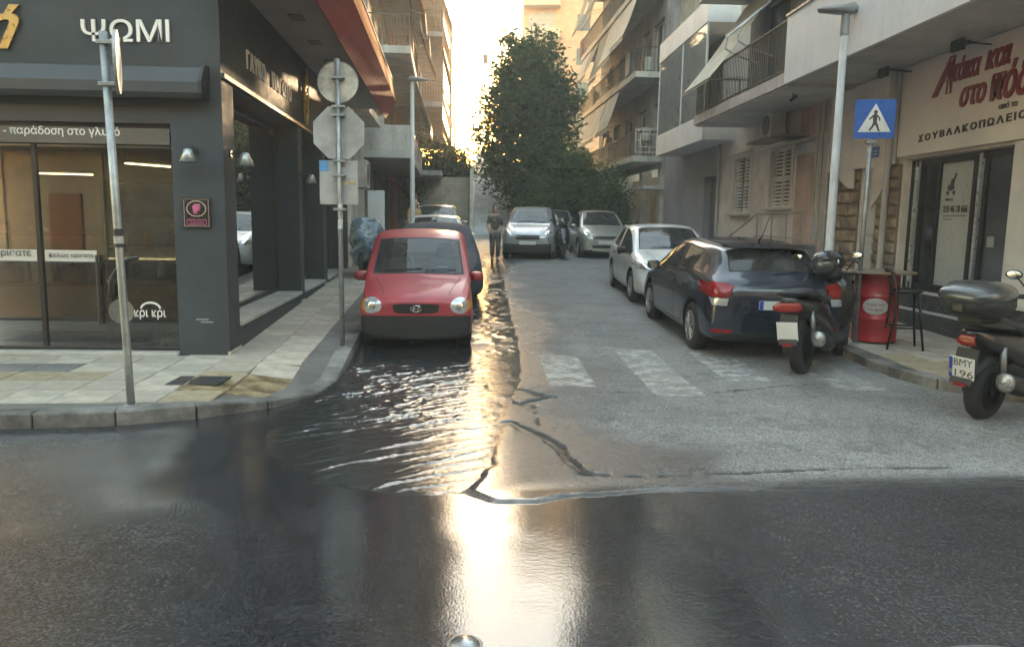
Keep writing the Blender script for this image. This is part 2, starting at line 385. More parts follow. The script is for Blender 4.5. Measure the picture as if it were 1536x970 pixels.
    mp = n.new('ShaderNodeMapping'); mp.inputs['Scale'].default_value = (1, 2.2, 1); L.new(P, mp.inputs[0]); tw_ = n.new('ShaderNodeTexNoise'); tw_.inputs['Scale'].default_value = 17; tw_.inputs['Detail'].default_value = 5; tw_.inputs['Roughness'].default_value = .62; L.new(mp.outputs[0], tw_.inputs['Vector'])
    b2 = n.new('ShaderNodeBump'); b2.inputs['Distance'].default_value = .010; L.new(tw_.outputs[0], b2.inputs['Height']); L.new(mr(fm_.outputs['Fac'], .2, 1, .015, .055), b2.inputs['Strength']); L.new(bp.outputs[0], b2.inputs['Normal'])
    L.new(mr(fm_.outputs['Fac'], 0, 1, .5, .95), b.inputs['Specular IOR Level'])
    L.new(b2.outputs[0], b.inputs['Normal']); return m
def fx(a, b, n): return list(np.linspace(a, b, n, endpoint=False))
xs = np.array(fx(-70, -8, 12) + fx(-8, -1, 60) + fx(-1, 4, 210) + fx(4, 8, 60) + fx(8, 70, 12) + [70.])
ys = np.array(fx(-14, 2, 14) + fx(2, 10.2, 330) + fx(10.2, 30, 130) + fx(30, 46, 12) + [46.])
road = grid_obj('road', xs, ys, roadz, road_material(), {'wet': wetf, 'slab': slab, 'film': filmf, 'crack_edge_shade': crack_shadef}, kind='structure')
gm = mat('far_ground', (.09, .085, .075), .9)
mk('ground', MB().box(-900, 900, -900, 900, -.6, -.25), gm, kind='structure')

# worn zebra stripes
def paint_material():
    m = bpy.data.materials.new('worn_white_paint'); m.use_nodes = True; n = m.node_tree.nodes; L = m.node_tree.links; b = n['Principled BSDF']
    b.inputs['Base Color'].default_value = (.43, .42, .39, 1); b.inputs['Roughness'].default_value = .65
    ge = n.new('ShaderNodeNewGeometry'); tr = n.new('ShaderNodeBsdfTransparent'); mx = n.new('ShaderNodeMixShader')
    t = n.new('ShaderNodeTexNoise'); t.inputs['Scale'].default_value = 5; t.inputs['Detail'].default_value = 9; t.inputs['Roughness'].default_value = .72; L.new(ge.outputs['Position'], t.inputs[0])
    r_ = n.new('ShaderNodeMapRange'); r_.inputs[1].default_value = .38; r_.inputs[2].default_value = .60; r_.inputs[3].default_value = .16; r_.inputs[4].default_value = .80; L.new(t.outputs[0], r_.inputs[0])
    L.new(r_.outputs[0], mx.inputs[0]); L.new(tr.outputs[0], mx.inputs[1]); L.new(b.outputs[0], mx.inputs[2]); L.new(mx.outputs[0], n['Material Output'].inputs[0]); return m
pm = paint_material()
for x0, x1, y0, y1 in ((.72, 1.2, 7.75, 9.5), (1.74, 2.24, 7.35, 9.9), (2.7, 3.2, 8.1, 9.9), (3.75, 4.25, 7.7, 9.3)):
    o = grid_obj('crosswalk_stripe', np.linspace(x0, x1, 16), np.linspace(y0, y1, 50), lambda X, Y: roadz(X, Y) + .005, pm); setpar(o, road)

# water running out of the side street
def water_in(X, Y):                    # signed metres inside the sheet
    n = (fbm(X, Y, 1.8, 31) - .5) * .8 + (fbm(X, Y, 7, 35) - .5) * .4
    yl = [1.5, 3, 4.2, 4.8, 5.4, 6, 7, 7.6, 9, 9.8, 10.4, 14, 20, 27]
    lo = np.interp(Y, yl, [3, 3, 1.6, -1.0, -1.55, -1.75, -1.78, -1.75, -1.75, -1.6, -.2, -.12, -.02, .1])
    hi = np.interp(Y, yl, [-2, -2, -1.2, .1, .2, .2, .3, .45, .62, .62, .6, .62, .72, .7])
    return np.minimum(X - lo, hi - X) * 1.0 + n * .45
def waterz(X, Y):
    s = water_in(X, Y)
    al = .83 * X + .56 * Y; ac = -.56 * X + .83 * Y
    wx = fbm(al * .55, ac * 1.1, 1.3, 41) - .5; wy = fbm(al * .8, ac * 1.6, 3.1, 47) - .5
    def crest(lam, ph, warp, p, q=.0):
        k = (ac + q * al) / lam + ph + warp * wx * 2 + warp * .55 * wy * 2
        return (1 - np.abs(np.sin(np.pi * k))) ** p
    fan = smooth(4.45, 5.0, Y - .25 * X) * (1 - smooth(8.4, 9.8, Y)) * (1 - smooth(-.15, .2, X)) * smooth(-1.95, -1.5, X - (Y - 4.4) * -.08)
    up = smooth(5.6, 6.8, Y); br = smooth(.32, .55, fbm(al * .5, ac * 2.2, 2.4, 61))
    h = .014 * crest(.17, 0, 1.0, 5) * (.25 + .75 * br) + .006 * crest(.105, .3, 1.3, 3, .12) * (.35 + .65 * up) + .008 * up * crest(.16, .7, 1.5, 3, -.55) * br
    h = h * fan + .010 * fan * up * (fbm(X * 1.0, Y * .8, 11, 51, 3) - .5) + .002 * fan * (fbm(X, Y, 22, 53, 2) - .5)
    strm = smooth(9, 10, Y); h = h + strm * (.020 * (fbm(X, Y * .6, 5, 71, 3) - .5) + .012 * (fbm(X, Y * .8, 12, 75, 2) - .5))
    calm = 1 - smooth(4.3, 4.9, Y); h = h + calm * .0012 * (fbm(X * .7, Y * 1.6, 9, 81, 3) - .5)
    return gza(Y) + np.clip(s * .03, -.03, .0045) + h * np.clip(s * 4, 0, 1) + (fbm(X, Y, .8, 5) - .5) * .012
def water_material():
    m = bpy.data.materials.new('thin_water'); m.use_nodes = True; n = m.node_tree.nodes; L = m.node_tree.links; b = n['Principled BSDF']
    b.inputs['Base Color'].default_value = (.028, .029, .029, 1); b.inputs['Roughness'].default_value = .06; b.inputs['IOR'].default_value = 1.6; b.inputs['Specular IOR Level'].default_value = .8
    ge = n.new('ShaderNodeNewGeometry'); mp = n.new('ShaderNodeMapping'); mp.inputs['Scale'].default_value = (1, 1.7, 1); L.new(ge.outputs['Position'], mp.inputs[0])
    t = n.new('ShaderNodeTexNoise'); t.inputs['Scale'].default_value = 22; t.inputs['Detail'].default_value = 5; t.inputs['Roughness'].default_value = .62; L.new(mp.outputs[0], t.inputs[0])
    bp = n.new('ShaderNodeBump'); bp.inputs['Strength'].default_value = .22; bp.inputs['Distance'].default_value = .012; L.new(t.outputs[0], bp.inputs['Height']); L.new(bp.outputs[0], b.inputs['Normal']); return m
grid_obj('water', np.array(fx(-2.4, 1.5, 215) + [1.5]), np.array(fx(1.4, 4.2, 90) + fx(4.2, 10, 400) + fx(10, 14, 120) + fx(14, 27, 160) + [27.]), waterz, water_material(), kind='structure')

# ---- pavements
A = R(2.8); CX, CY = -2.9, 8.85        # bakery corner and the direction of its side wall
ud, od = Vector((-math.sin(A), math.cos(A), 0)), Vector((math.cos(A), math.sin(A), 0))
def padh(x, y):                        # pavement height above its road, dropped at the crossing
    d = math.hypot(x + 1.5, (y - 7.6) * .9); t = min(1, max(0, (d - .35) / .9)); return gz(y) + .018 + .102 * t * t * (3 - 2 * t)
def padhr(x, y): return gz(y) + .12
KL = [(-16, 5.85), (-9, 5.98), (-3.85, 6.12), (-2.86, 6.26), (-2.36, 6.5), (-1.93, 6.83), (-1.66, 7.2), (-1.54, 7.7), (-1.54, 8.3), (-1.62, 9.6), (-1.71, 11.05), (-2.6, 28), (-3.1, 40)]
KR = [(5.0, 40), (4.85, 20), (4.76, 12), (4.71, 9.6), (4.66, 8.7), (4.75, 7.98), (4.97, 7.5), (5.5, 7.12), (6.4, 6.9), (8, 6.8), (18, 6.6)]
def resample(path, step):
    out = []; path = [Vector(p) for p in path]; acc = 0
    for a, b in zip(path[:-1], path[1:]):
        d = (b - a).length; t = acc
        while t < d: out.append(a + (b - a) * t / d); t += step
        acc = t - d
    out.append(path[-1]); return out
km = mat('kerb_concrete', (.16, .152, .14), .85, var=.42, vs=2.2, bump=.4, bs=50)
tmats = [mat('paver_grey', (.37, .33, .27), .75, var=.18, vs=4, bump=.3, bs=70, c2=(.30, .27, .22)), mat('paver_pale', (.40, .36, .295), .75, var=.18, vs=4, bump=.3, bs=70), mat('paver_ochre', (.34, .28, .18), .75, var=.25, vs=5, bump=.3, bs=70, c2=(.27, .22, .15)),
         mat('paver_muddy', (.17, .12, .06), .35, var=.35, vs=5, bump=.2, bs=40, c2=(.3, .23, .13)), mat('paver_dark', (.11, .11, .11), .6, var=.2)]
bedm = mat('paving_bed', (.13, .125, .115), .95, var=.2)
def pavement(name, path, inner, hf, side):
    pts = resample(path, .62); root = None
    # bed follows the kerb, strips towards the wall line
    poly = [tuple(p) for p in pts]; mb = MB(); n = len(pts)
    for i, p in enumerate(pts):
        q = inner(p.x, p.y)
        for k in range(9):
            t = k / 8; x = p.x + (q[0] - p.x) * t; y = p.y + (q[1] - p.y) * t; mb.v.append(Vector((x, y, hf(x, y) - .012)))
    for i in range(n - 1):
        for k in range(8): mb.f.append([i * 9 + k, i * 9 + k + 1, (i + 1) * 9 + k + 1, (i + 1) * 9 + k]); mb.m.append(0)
    root = mk(name, mb, bedm, kind='structure', smooth=True)
    for a, b in zip(pts[:-1], pts[1:]):
        if a.y > 27 or abs(a.x) > 10: continue
        d = (b - a); L_ = d.length; d = d / L_; nrm = Vector((-d.y, d.x)) * side; g = .006; w_ = .17; mb = MB()
        P = [a + d * g - nrm * .02, b - d * g - nrm * .02, b - d * g + nrm * w_, a + d * g + nrm * w_]
        top = [hf(p.x, p.y) + random.uniform(-.004, .004) + .004 for p in P]
        mb.add([(p.x, p.y, gz(p.y) - .06) for p in P] + [(p.x, p.y, t) for p, t in zip(P, top)], [(0, 1, 5, 4), (1, 2, 6, 5), (2, 3, 7, 6), (3, 0, 4, 7), (4, 5, 6, 7)])
        mk('kerb_stone', mb, km, root, bevel=.016)
    return root
padL = pavement('pavement_left', KL, lambda x, y: (x, 9.2) if x < -3.0 else ((-3.2, max(y, 8.2)) if y < 9 else (x - 2.2, y)), padh, 1)
padR = pavement('pavement_right', KR, lambda x, y: (7.6, y) if y > 9 else (7.6 if x < 7.6 else x, 9.2), padhr, 1)
def inside_path(x, y, path, side):     # distance to the kerb line, positive on the pavement
    best = 9e9; sg = 1; p = Vector((x, y))
    for a, b in zip(path[:-1], path[1:]):
        a = Vector(a); b = Vector(b); d = b - a; t = max(0, min(1, (p - a).dot(d) / d.length_squared)); q = a + d * t; l = (p - q).length
        if l < best - 1e-6: best = l; n_ = Vector((-d.y, d.x)).normalized(); sg = 1 if (p - q).dot(n_) * side > 0 else -1
    return best * sg
def tiles(root, cells, hf, size, rz):
    me = {}
    for (x, y, mi) in cells:
        if mi not in me:
            h = size / 2 - .004; mb = MB(); b = .006
            mb.add([(-h, -h, -.02), (h, -h, -.02), (h, h, -.02), (-h, h, -.02), (-h, -h, -b), (h, -h, -b), (h, h, -b), (-h, h, -b), (-h + b, -h + b, 0), (h - b, -h + b, 0), (h - b, h - b, 0), (-h + b, h - b, 0)],
                   [(0, 1, 5, 4), (1, 2, 6, 5), (2, 3, 7, 6), (3, 0, 4, 7), (4, 5, 9, 8), (5, 6, 10, 9), (6, 7, 11, 10), (7, 4, 8, 11), (8, 9, 10, 11)])
            me[mi] = mesh('paver', mb, tmats[mi])
        o = link('paver', me[mi], root); e = .1
        z = hf(x, y); nx = -(hf(x + e, y) - hf(x - e, y)) / (2 * e); ny = -(hf(x, y + e) - hf(x, y - e)) / (2 * e)
        q = Vector((nx, ny, 1)).normalized().rotation_difference(Vector((0, 0, 1))).inverted()
        o.rotation_mode = 'QUATERNION'; o.rotation_quaternion = q @ Matrix.Rotation(rz, 3, 'Z').to_quaternion()
        o.location = (x, y, z + random.uniform(-.003, .002))
cells = []; S = .45
for i in range(-16, 30):
    for j in range(-4, 40):
        p = Vector((-2.9, 8.6, 0)) + od * (i * S + S / 2) * 1 + ud * (j * S) 
        x, y = p.x, p.y
        if x > -1.2 or x < -7.2 or y > 24: continue
        if inside_path(x, y, KL, 1) < .17 + S * .45: continue
        wallx = CX - (y - CY) * math.tan(A)
        if (y > 8.75 and x < wallx - .3) : continue
        d = math.hypot(x + 1.7, y - 7.4); r_ = random.random()
        mi = 3 if (d < .95 and r_ < .8) else (2 if d < 1.1 and r_ < .5 else (0 if r_ < .55 else 1))
        if abs(y - 7.75) < .2 and x < -3.6: mi = 2 if r_ < .6 else 0
        if abs(y - 8.2) < .2 and x < -4.4: mi = 4
        cells.append((x, y, mi))
cells.sort(key=lambda c: math.hypot(c[0], c[1])); tiles(padL, cells[:300], padh, S, A)
cells = []
for i in range(0, 12):
    for j in range(0, 60):
        x, y = 4.7 + i * S, 6.8 + j * S
        if x > 7.3 or y > 16 or inside_path(x, y, KR, 1) < .17 + S * .45 or (y > 9 and x > 6.9): continue
        r_ = random.random(); mi = 2 if (y < 9.3 and r_ < .8) else (0 if r_ < .6 else 1)
        cells.append((x, y, mi))
cells.sort(key=lambda c: math.hypot(c[0], c[1])); tiles(padR, cells[:220], padhr, S, 0)
def plate(name, x, y, w_, d_, hf, par, rz=0, m=None):
    o = mk(name, MB().box(-w_ / 2, w_ / 2, -d_ / 2, d_ / 2, -.01, .006), m or mat('cast_iron', (.07, .07, .07), .55, metal=.6, var=.3, vs=8), None, bevel=.004)
    o.location = (x, y, hf(x, y)); o.rotation_euler.z = rz; setpar(o, par); return o
dr_ = MB().lathe([(.36, 0), (.36, .004), (.0, .004)], 36); 
do = mk('drain_cover', dr_, mat('cast_iron', (.04, .04, .04), .6, metal=.5, var=.3, vs=8), None); do.location = (2.05, 2.45, .012); setpar(do, road)
do = mk('drain_collar', MB().lathe([(.365, 0), (.365, .003), (.43, .003), (.44, 0)], 36), mat('drain_collar', (.10, .105, .11), .5, var=.35, vs=6), None); do.location = (2.05, 2.45, .012); setpar(do, road)
plate('manhole_cover', 5.55, 7.95, .62, .42, padhr, padR); plate('manhole_cover', -2.75, 7.45, .5, .4, padh, padL)
# ================================================================== left side: bakery
char = mat('charcoal_paint', (.048, .054, .059), .75, var=.12, vs=1.5, spec=.25, bump=.06, bs=120)
char2 = mat('charcoal_metal', (.03, .033, .037), .4, var=.1)
black = mat('black_frame', (.012, .012, .013), .4, var=.1)
marble = mat('pale_marble', (.40, .385, .35), .45, var=.15, vs=3)
white_letter = mat('white_letters', (.72, .70, .66), .85, var=.05)
gold = mat('gold_letters', (.42, .27, .09), .35, metal=.7, var=.1)
shopglass = glass('shop_glass', (.68, .71, .70), 1.85)
FL = frame((0, 8.85, 0), (1, 0, 0), (0, -1, 0)); FS = frame((CX, CY, 0), ud, od)
bak = empty('bakery_building', (CX, CY, .12), label='charcoal painted corner bakery with white Greek lettering and big shop windows', cat='building')
w_ = MB(FL); w_.holes(-16, CX, 2.93, 5.2, []); w_.holes(-16, CX, -.1, 2.93, [(-9.3, -3.47, -.1, 2.9)], .28)
w_.M = FS
w_.holes(0, 11.0, -.1, 4.55, [(.47, 4.45, .42, 3.2), (4.82, 7.05, .42, 3.2), (7.5, 10.5, .42, 3.2)], .42)
mk('wall', w_, char, bak)
for a, b in ((0, .47), (4.45, 4.82), (7.05, 7.5)):       # pier feet in marble
    mk('plinth', MB(FS).box(a - .01, b + .01, -.02, .012, .0, .16 + gz(CY + a)), marble, bak)
for a, b in ((.47, 4.45), (4.82, 7.05), (7.5, 10.5)):
    mk('window_sill', MB(FS).box(a + .003, b - .003, -.42, .03, .40, .455), marble, bak, bevel=.006)
    fr = MB(FS); q = -.40
    for x0, x1, z0, z1 in ((a, a + .05, .455, 3.2), (b - .05, b, .455, 3.2), (a + .05, b - .05, .455, .52), (a + .05, b - .05, 3.13, 3.2)): fr.box(x0, x1, q - .03, q + .03, z0, z1)
    wn = mk('window_frame', fr, black, bak)
    mk('pane', MB(FS).box(a + .045, b - .045, q - .006, q + .002, .515, 3.135), shopglass, wn)
# front glazing
gy = -.15
fr = MB(FL)
for x in (-9.3, -8.2, -6.55, -5.07, -3.51): fr.box(x, x + .045, gy - .03, gy + .03, .15, 2.66)
fr.box(-9.3, -3.47, gy - .03, gy + .035, 2.60, 2.72); fr.box(-9.3, -3.47, gy - .04, gy + .04, .10, .19)
wn = mk('shopfront_frame', fr, black, bak)
for a, b in ((-9.26, -8.2), (-8.155, -6.55), (-6.505, -5.07), (-5.025, -3.51)): mk('pane', MB(FL).box(a + .002, b - .002, gy - .006, gy + .002, .19, 2.6), shopglass, wn)
for a_, z_ in ((-3.27, .53), (-3.22, .50)): mk('scuff_mark', MB(FL).box(a_, a_ + .14, .001, .0025, z_, z_ + .012), mat('scuff', (.4, .4, .4), .8), bak)
mk('doorstep', MB(FL).box(-9.3, -3.47, -.26, .06, .09, .15), marble, bak, bevel=.008)
brown = mat('brown_fascia', (.10, .08, .068), .5, var=.1)
tr_ = mk('transom_sign', MB(FL).box(-9.25, -3.5, -.10, -.04, 2.49, 2.665), brown, bak)
text('transom_lettering', 'ψωμί - παράδοση στο γλυκό', .12, tframe((-5.62, 8.888, 2.555), (1, 0, 0)), white_letter, bak, extrude=.003, width=1.58, bold=.001, kind='stuff')
mk('transom_bar', MB(FL).box(-9.3, -3.47, -.2, -.03, 2.72, 2.9), char2, bak)
mk('awning_cassette', MB(FL).extr([(.004, 3.0), (.20, 2.96), (.25, 3.02), (.25, 3.13), (.2, 3.2), (.12, 3.31), (.004, 3.33)], -12, -3.06), char2, bak, bevel=.012)
mk('cassette_end_cap', MB(FL).extr([(.004, 2.985), (.21, 2.945), (.262, 3.01), (.262, 3.14), (.21, 3.215), (.13, 3.325), (.004, 3.345)], -3.06, -3.025), black, bak)
mk('fascia_trim', MB(FS).box(-.02, 11, .002, .045, 3.22, 3.27), char2, bak)
for nm, s, x, z, wd, h in (('letter', 'ΨΩΜΙ', -4.37, 3.565, .94, .235),):
    text(nm, s, .3, tframe((x, 8.845, z), (1, 0, .02)), white_letter, bak, extrude=.02, bold=.002, width=wd, height=h, each=True)
text('letter', 'ή', .6, tframe((-5.42, 8.84, 3.47), (1, 0, 0)), gold, bak, extrude=.025, bold=.02, shear=.35, width=.42, height=.46)
text('letter', 'κ', .6, tframe((-5.9, 8.84, 3.47), (1, 0, 0)), gold, bak, extrude=.025, bold=.02, shear=.35, width=.4, height=.33)
for s, u0, u1 in (('ΓΛΥΚΟ', 1.14, 2.14), ('ΠΑΓΩΤΟ', 2.56, 3.95)):
    p = Vector((CX, CY, 3.53)) + ud * u0 + od * .006; text('letter', s, .3, tframe(p, ud), white_letter, bak, extrude=.010, bold=.005, width=u1 - u0, height=.235, each=True)
ov = MB(tframe(Vector((CX, CY, 3.80)) + ud * 5.15 + od * .03, ud))
ring = [(math.cos(t) * .2, math.sin(t) * .47, 0) for t in np.linspace(0, 2 * math.pi, 33)]; ov.tube(ring, .018, 6); ov.tube([(math.cos(t) * .12, math.sin(t) * .38, .004) for t in np.linspace(0, 2 * math.pi, 33)], .012, 6)
for k in range(6): ov.ell((0, -.3 + k * .12, .01), .05, .03, .012, 8, 5)
mk('gold_oval_emblem', ov, gold, bak)
# wall lamps
lm = mat('lamp_grey', (.35, .36, .36), .35, metal=.6, var=.1)
def wall_lamp(M):
    a = MB(M); a.lathe([(.0, 0), (.05, 0), (.05, .02), (.0, .02)], 14, (0, 0, 0), 'y'); a.tube([(0, .02, 0), (0, .10, .02), (0, .16, .0)], .012, 6)
    l = mk('wall_lamp', a, black, bak, angle=40)
    s = MB(M); s.lathe([(.012, .02), (.045, .01), (.055, -.03), (.095, -.13), (.09, -.13), (.05, -.03), (.0, .0)], 18, (0, .17, -.0)); mk('lamp_shade', s, lm, l, smooth=True)
for u_ in (.22, 4.63, 7.28): wall_lamp(FS @ Matrix.Translation((u_, .012, 2.42)))
wall_lamp(FL @ Matrix.Translation((-3.22, .012, 2.42)))
# black plaque with pink emblem
pl = mk('plaque', MB(FL).box(-3.36, -3.06, .003, .03, 1.58, 1.91), mat('plaque_black', (.02, .016, .016), .3, var=.1), bak)
pe = MB(FL); frm = [(-3.345, 1.595), (-3.075, 1.595), (-3.075, 1.895), (-3.345, 1.895), (-3.345, 1.595)]
pe.tube([(x, .032, z) for x, z in frm], .004, 4); pe.tube([(-3.21 + .105 * math.cos(t), .033, 1.79 + .085 * math.sin(t)) for t in np.linspace(0, 6.283, 25)], .006, 4)
mk('plaque_border', pe, mat('beige_line', (.5, .36, .3), .5), pl)
pk = mat('plaque_pink', (.5, .11, .22), .5, var=.2)
pe = MB(FL); pe.ell((-3.21, .03, 1.80), .045, .006, .045, 10, 6); pe.ell((-3.225, .03, 1.76), .025, .006, .03, 10, 6); pe.ell((-3.19, .033, 1.825), .03, .006, .02, 10, 6); mk('plaque_emblem', pe, pk, pl, smooth=True)
pe = MB(FL); pe.tube([(-3.31, .033, 1.665), (-3.11, .033, 1.665), (-3.10, .033, 1.64), (-3.11, .033, 1.615), (-3.31, .033, 1.615), (-3.32, .033, 1.64), (-3.31, .033, 1.665)], .006, 4); mk('plaque_border', pe, pk, pl)
mk('plaque_script', MB(FL).tube([(-3.29 + .16 * i / 16, .034, 1.64 + .014 * math.sin(i * 2.3) * (1 if i % 5 else 1.6)) for i in range(17)], .005, 4), pk, pl)
# door strips and stickers
frost = mat('frosted_strip', (.52, .49, .44), .6, var=.05)
for x0, x1 in ((-6.4, -5.09), (-5.0, -4.42)):
    mk('door_strip', MB(FL).box(x0, x1, gy + .004, gy + .007, 1.17, 1.30), frost, bak)
inkm = mat('dark_ink', (.05, .04, .035), .6)
text('strip_lettering', 'ορίσατε', .1, tframe((-5.55, 8.985, 1.205), (1, 0, 0)), inkm, bak, extrude=.001, width=.4); text('strip_lettering', 'Καλώς ορίσατε', .1, tframe((-4.95, 8.985, 1.205), (1, 0, 0)), inkm, bak, extrude=.001, width=.5, kind='stuff')
mk('glass_lower_panel', MB(FL).box(-4.36, -3.52, gy - .03, gy - .012, .2, .92), mat('dark_sticker', (.02, .018, .018), .25, var=.2), bak)
d_ = MB(FL); d_.lathe([(.001, 0), (.145, 0), (.145, .004), (.001, .004)], 28, (-4.18, gy - .006, .60), 'y'); mk('round_sticker', d_, mat('sticker_pale', (.42, .38, .33), .5, var=.3, vs=6), bak)
text('sticker_lettering', 'κρι κρι', .2, tframe((-4.03, 8.992, .51), (1, 0, 0)), white_letter, bak, extrude=.001, bold=.001, width=.36, height=.11, kind='stuff')
d_ = MB(FL); d_.tube([(-3.84 + .11 * math.cos(t), gy + .004, .63 + .075 * math.sin(t)) for t in np.linspace(.1, 3.04, 14)], .012, 5); mk('sticker_arc', d_, white_letter, bak)
hd = MB(FL); hd.tube([(-4.30, gy + .002, .72), (-4.27, gy + .07, .78), (-4.24, gy + .08, .98), (-4.13, gy + .08, 1.16), (-4.02, gy + .06, 1.22), (-3.97, gy + .002, 1.22)], .022, 8); mk('door_handle', hd, black, bak, smooth=True)
hd = MB(FL); hd.tube([(-4.40, gy + .05, .45), (-4.40, gy + .05, 1.25)], .018, 8); hd.box(-4.415, -4.385, gy, gy + .05, .6, .63); hd.box(-4.415, -4.385, gy, gy + .05, 1.1, 1.13); mk('door_handle', hd, black, bak)
# canopy over the side windows and the storey above
soff = mat('soffit_grey', (.36, .345, .32), .8, var=.08)
mk('canopy_slab', MB(FS).box(-1.2, 10.95, -.02, .93, 4.41, 4.6), soff, bak)
mk('canopy_edge', MB(FS).box(-1.2, 10.95, .87, .945, 4.375, 4.408), mat('pale_metal', (.55, .5, .42), .7), bak)
mk('canopy_fascia_lower', MB(FS).extr([(.95, 4.22), (.97, 4.2), (1.24, 4.58), (.95, 4.60)], -1.2, 11.0), mat('fascia_red_shaded', (.30, .075, .07), .9, var=.1, spec=.08), bak)  # shade put into the colour: darker copy of the fascia red
mk('canopy_fascia_upper', MB(FS).extr([(.96, 4.605), (1.243, 4.585), (1.15, 5.1), (.96, 5.1)], -1.2, 11.0), mat('fascia_red_sunlit', (.66, .26, .10), .9, var=.12, spec=.08), bak)  # sunlight put into the colour: same red fascia, turned orange
mk('canopy_cap', MB(FS).box(-1.2, 11.0, .93, 1.17, 5.103, 5.14), mat('pale_metal', None), bak)
for i in range(4): mk('soffit_vent', MB(FS).box(2 + i * 1.5, 2.3 + i * 1.5, .35, .55, 4.395, 4.4095), mat('vent_grey', (.16, .155, .15), .7), bak)
up = mat('upper_plaster', (.42, .38, .32), .85, var=.15, vs=1, streak=.35)
u_ = MB(FS); u_.holes(-9, 11, 4.6, 15, [(x, x + 1.3, z, z + 2.2) for x in (1, 4, 7) for z in (4.9, 8, 11)], .25, -.25); u_.M = FL; u_.holes(-16, CX, 5.2, 15, [], .2, 0)
mk('upper_wall', u_, up, bak)
darkglass = mat('dark_window', (.02, .022, .025), .06, var=.05)
for x in (1, 4, 7):
    for z in (4.9, 8, 11): mk('window', MB(FS).box(x, x + 1.3, -.5, -.45, z, z + 2.2), darkglass, bak)
for z in (7.3, 10.4, 13.5): mk('balcony_slab', MB(FS).box(0, 10.9, -.24, 1.0, z, z + .2), soff, bak)
mk('roof', MB().add([(-16, 8.85, 15), (CX, 8.85, 15), (-3.4, 20, 15), (-16, 20, 15)], [(0, 1, 2, 3)]), soff, bak)
# ---- interior
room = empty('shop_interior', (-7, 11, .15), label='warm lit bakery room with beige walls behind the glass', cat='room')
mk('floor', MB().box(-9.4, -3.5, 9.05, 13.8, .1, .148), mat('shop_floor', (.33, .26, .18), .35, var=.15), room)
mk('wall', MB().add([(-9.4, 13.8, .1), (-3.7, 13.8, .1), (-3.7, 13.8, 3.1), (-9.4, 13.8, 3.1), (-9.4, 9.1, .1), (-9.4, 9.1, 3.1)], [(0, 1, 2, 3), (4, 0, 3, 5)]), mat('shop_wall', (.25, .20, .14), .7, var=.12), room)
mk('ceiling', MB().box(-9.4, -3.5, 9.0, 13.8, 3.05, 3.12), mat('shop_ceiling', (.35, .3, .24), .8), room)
def strip_lamp(a, b, lab):
    t = empty('strip_lamp', ((a[0] + b[0]) / 2, (a[1] + b[1]) / 2, a[2]), label=lab, cat='lamp')
    mk('tube', MB().tube([a, b], .009, 8), mat('warm_tube', (1, .8, .45), .5, var=0, emis=(1, .72, .35), es=.6), t)
    mk('housing', MB().tube([(a[0], a[1], a[2] + .03), (b[0], b[1], b[2] + .03)], .014, 6), black, t); mk('cord', MB().tube([(a[0], a[1], a[2] + .03), (a[0], a[1], 3.05)], .004, 5), black, t)
strip_lamp((-6.1, 10.9, 2.25), (-5.2, 10.6, 2.23), 'glowing strip lamp hanging over the bread shelves in the bakery'); strip_lamp((-4.5, 10.0, 2.35), (-3.9, 9.9, 2.31), 'glowing strip lamp hanging over the green lit display case')
wood = mat('shop_wood', (.24, .14, .07), .5, var=.25, vs=6); cream = mat('cream_panel', (.5, .42, .3), .5, var=.1)
ct = empty('bread_counter', (-6.2, 10.6, .15), label='long bakery counter with bread shelves behind the door', cat='counter')
mk('body', MB().box(-8.4, -4.9, 10.4, 11.1, .15, .75), cream, ct, bevel=.01); mk('worktop', MB().box(-8.45, -4.85, 10.35, 11.15, .75, .80), wood, ct, bevel=.008)
for z in (1.1, 1.42): mk('shelf', MB().box(-8.4, -4.9, 10.5, 11.0, z, z + .03), wood, ct)
for x in (-8.4, -6.6, -4.93): mk('shelf_post', MB().box(x, x + .04, 10.95, 11.0, .8, 1.6), black, ct)
crust = mat('bread_crust', (.36, .17, .05), .6, var=.3, vs=9, bump=.4, bs=30)
lo = MB()
for i in range(9):
    o = mk('bread_loaf', MB().loft([(-.15, 0, .03, .01, .01, 2), (-.12, 0, .045, .05, .045, 2.2), (0, 0, .055, .065, .055, 2.2), (.12, 0, .045, .05, .045, 2.2), (.15, 0, .03, .01, .01, 2)], 12), crust, smooth=True, label='crusty brown bread loaf on the %s bakery shelf' % ('lower', 'upper')[i // 5], cat='bread', group='loaves on the bakery shelves')
    o.location = (-7.6 + (i % 5) * .52 + random.uniform(-.05, .05), 10.72, (1.131, 1.451)[i // 5]); o.rotation_euler.z = random.uniform(-.3, .3)
cs = empty('display_case', (-4.1, 10.1, .15), label='glass display case with pale green lit back panel', cat='fridge')
mk('base', MB().box(-4.75, -3.75, 9.85, 10.5, .15, .9), cream, cs, bevel=.01); mk('back_panel', MB().box(-4.72, -3.78, 10.44, 10.48, .9, 2.1), mat('green_lit_panel', (.20, .26, .15), .5, var=.35), cs)
for z in (.9, 1.3, 1.68): mk('shelf', MB().box(-4.72, -3.78, 9.9, 10.43, z, z + .02), glass('case_glass', (.8, .9, .85), 1.5), cs)
mk('case_frame', MB().box(-4.75, -4.72, 9.85, 10.5, .9, 2.1).box(-3.78, -3.75, 9.85, 10.5, .9, 2.1).box(-4.75, -3.75, 9.85, 10.5, 2.1, 2.14), black, cs)
jm = [mat('jar_white', (.6, .58, .52), .4), mat('jar_dark', (.05, .035, .03), .3), mat('jar_amber', (.35, .2, .06), .3)]
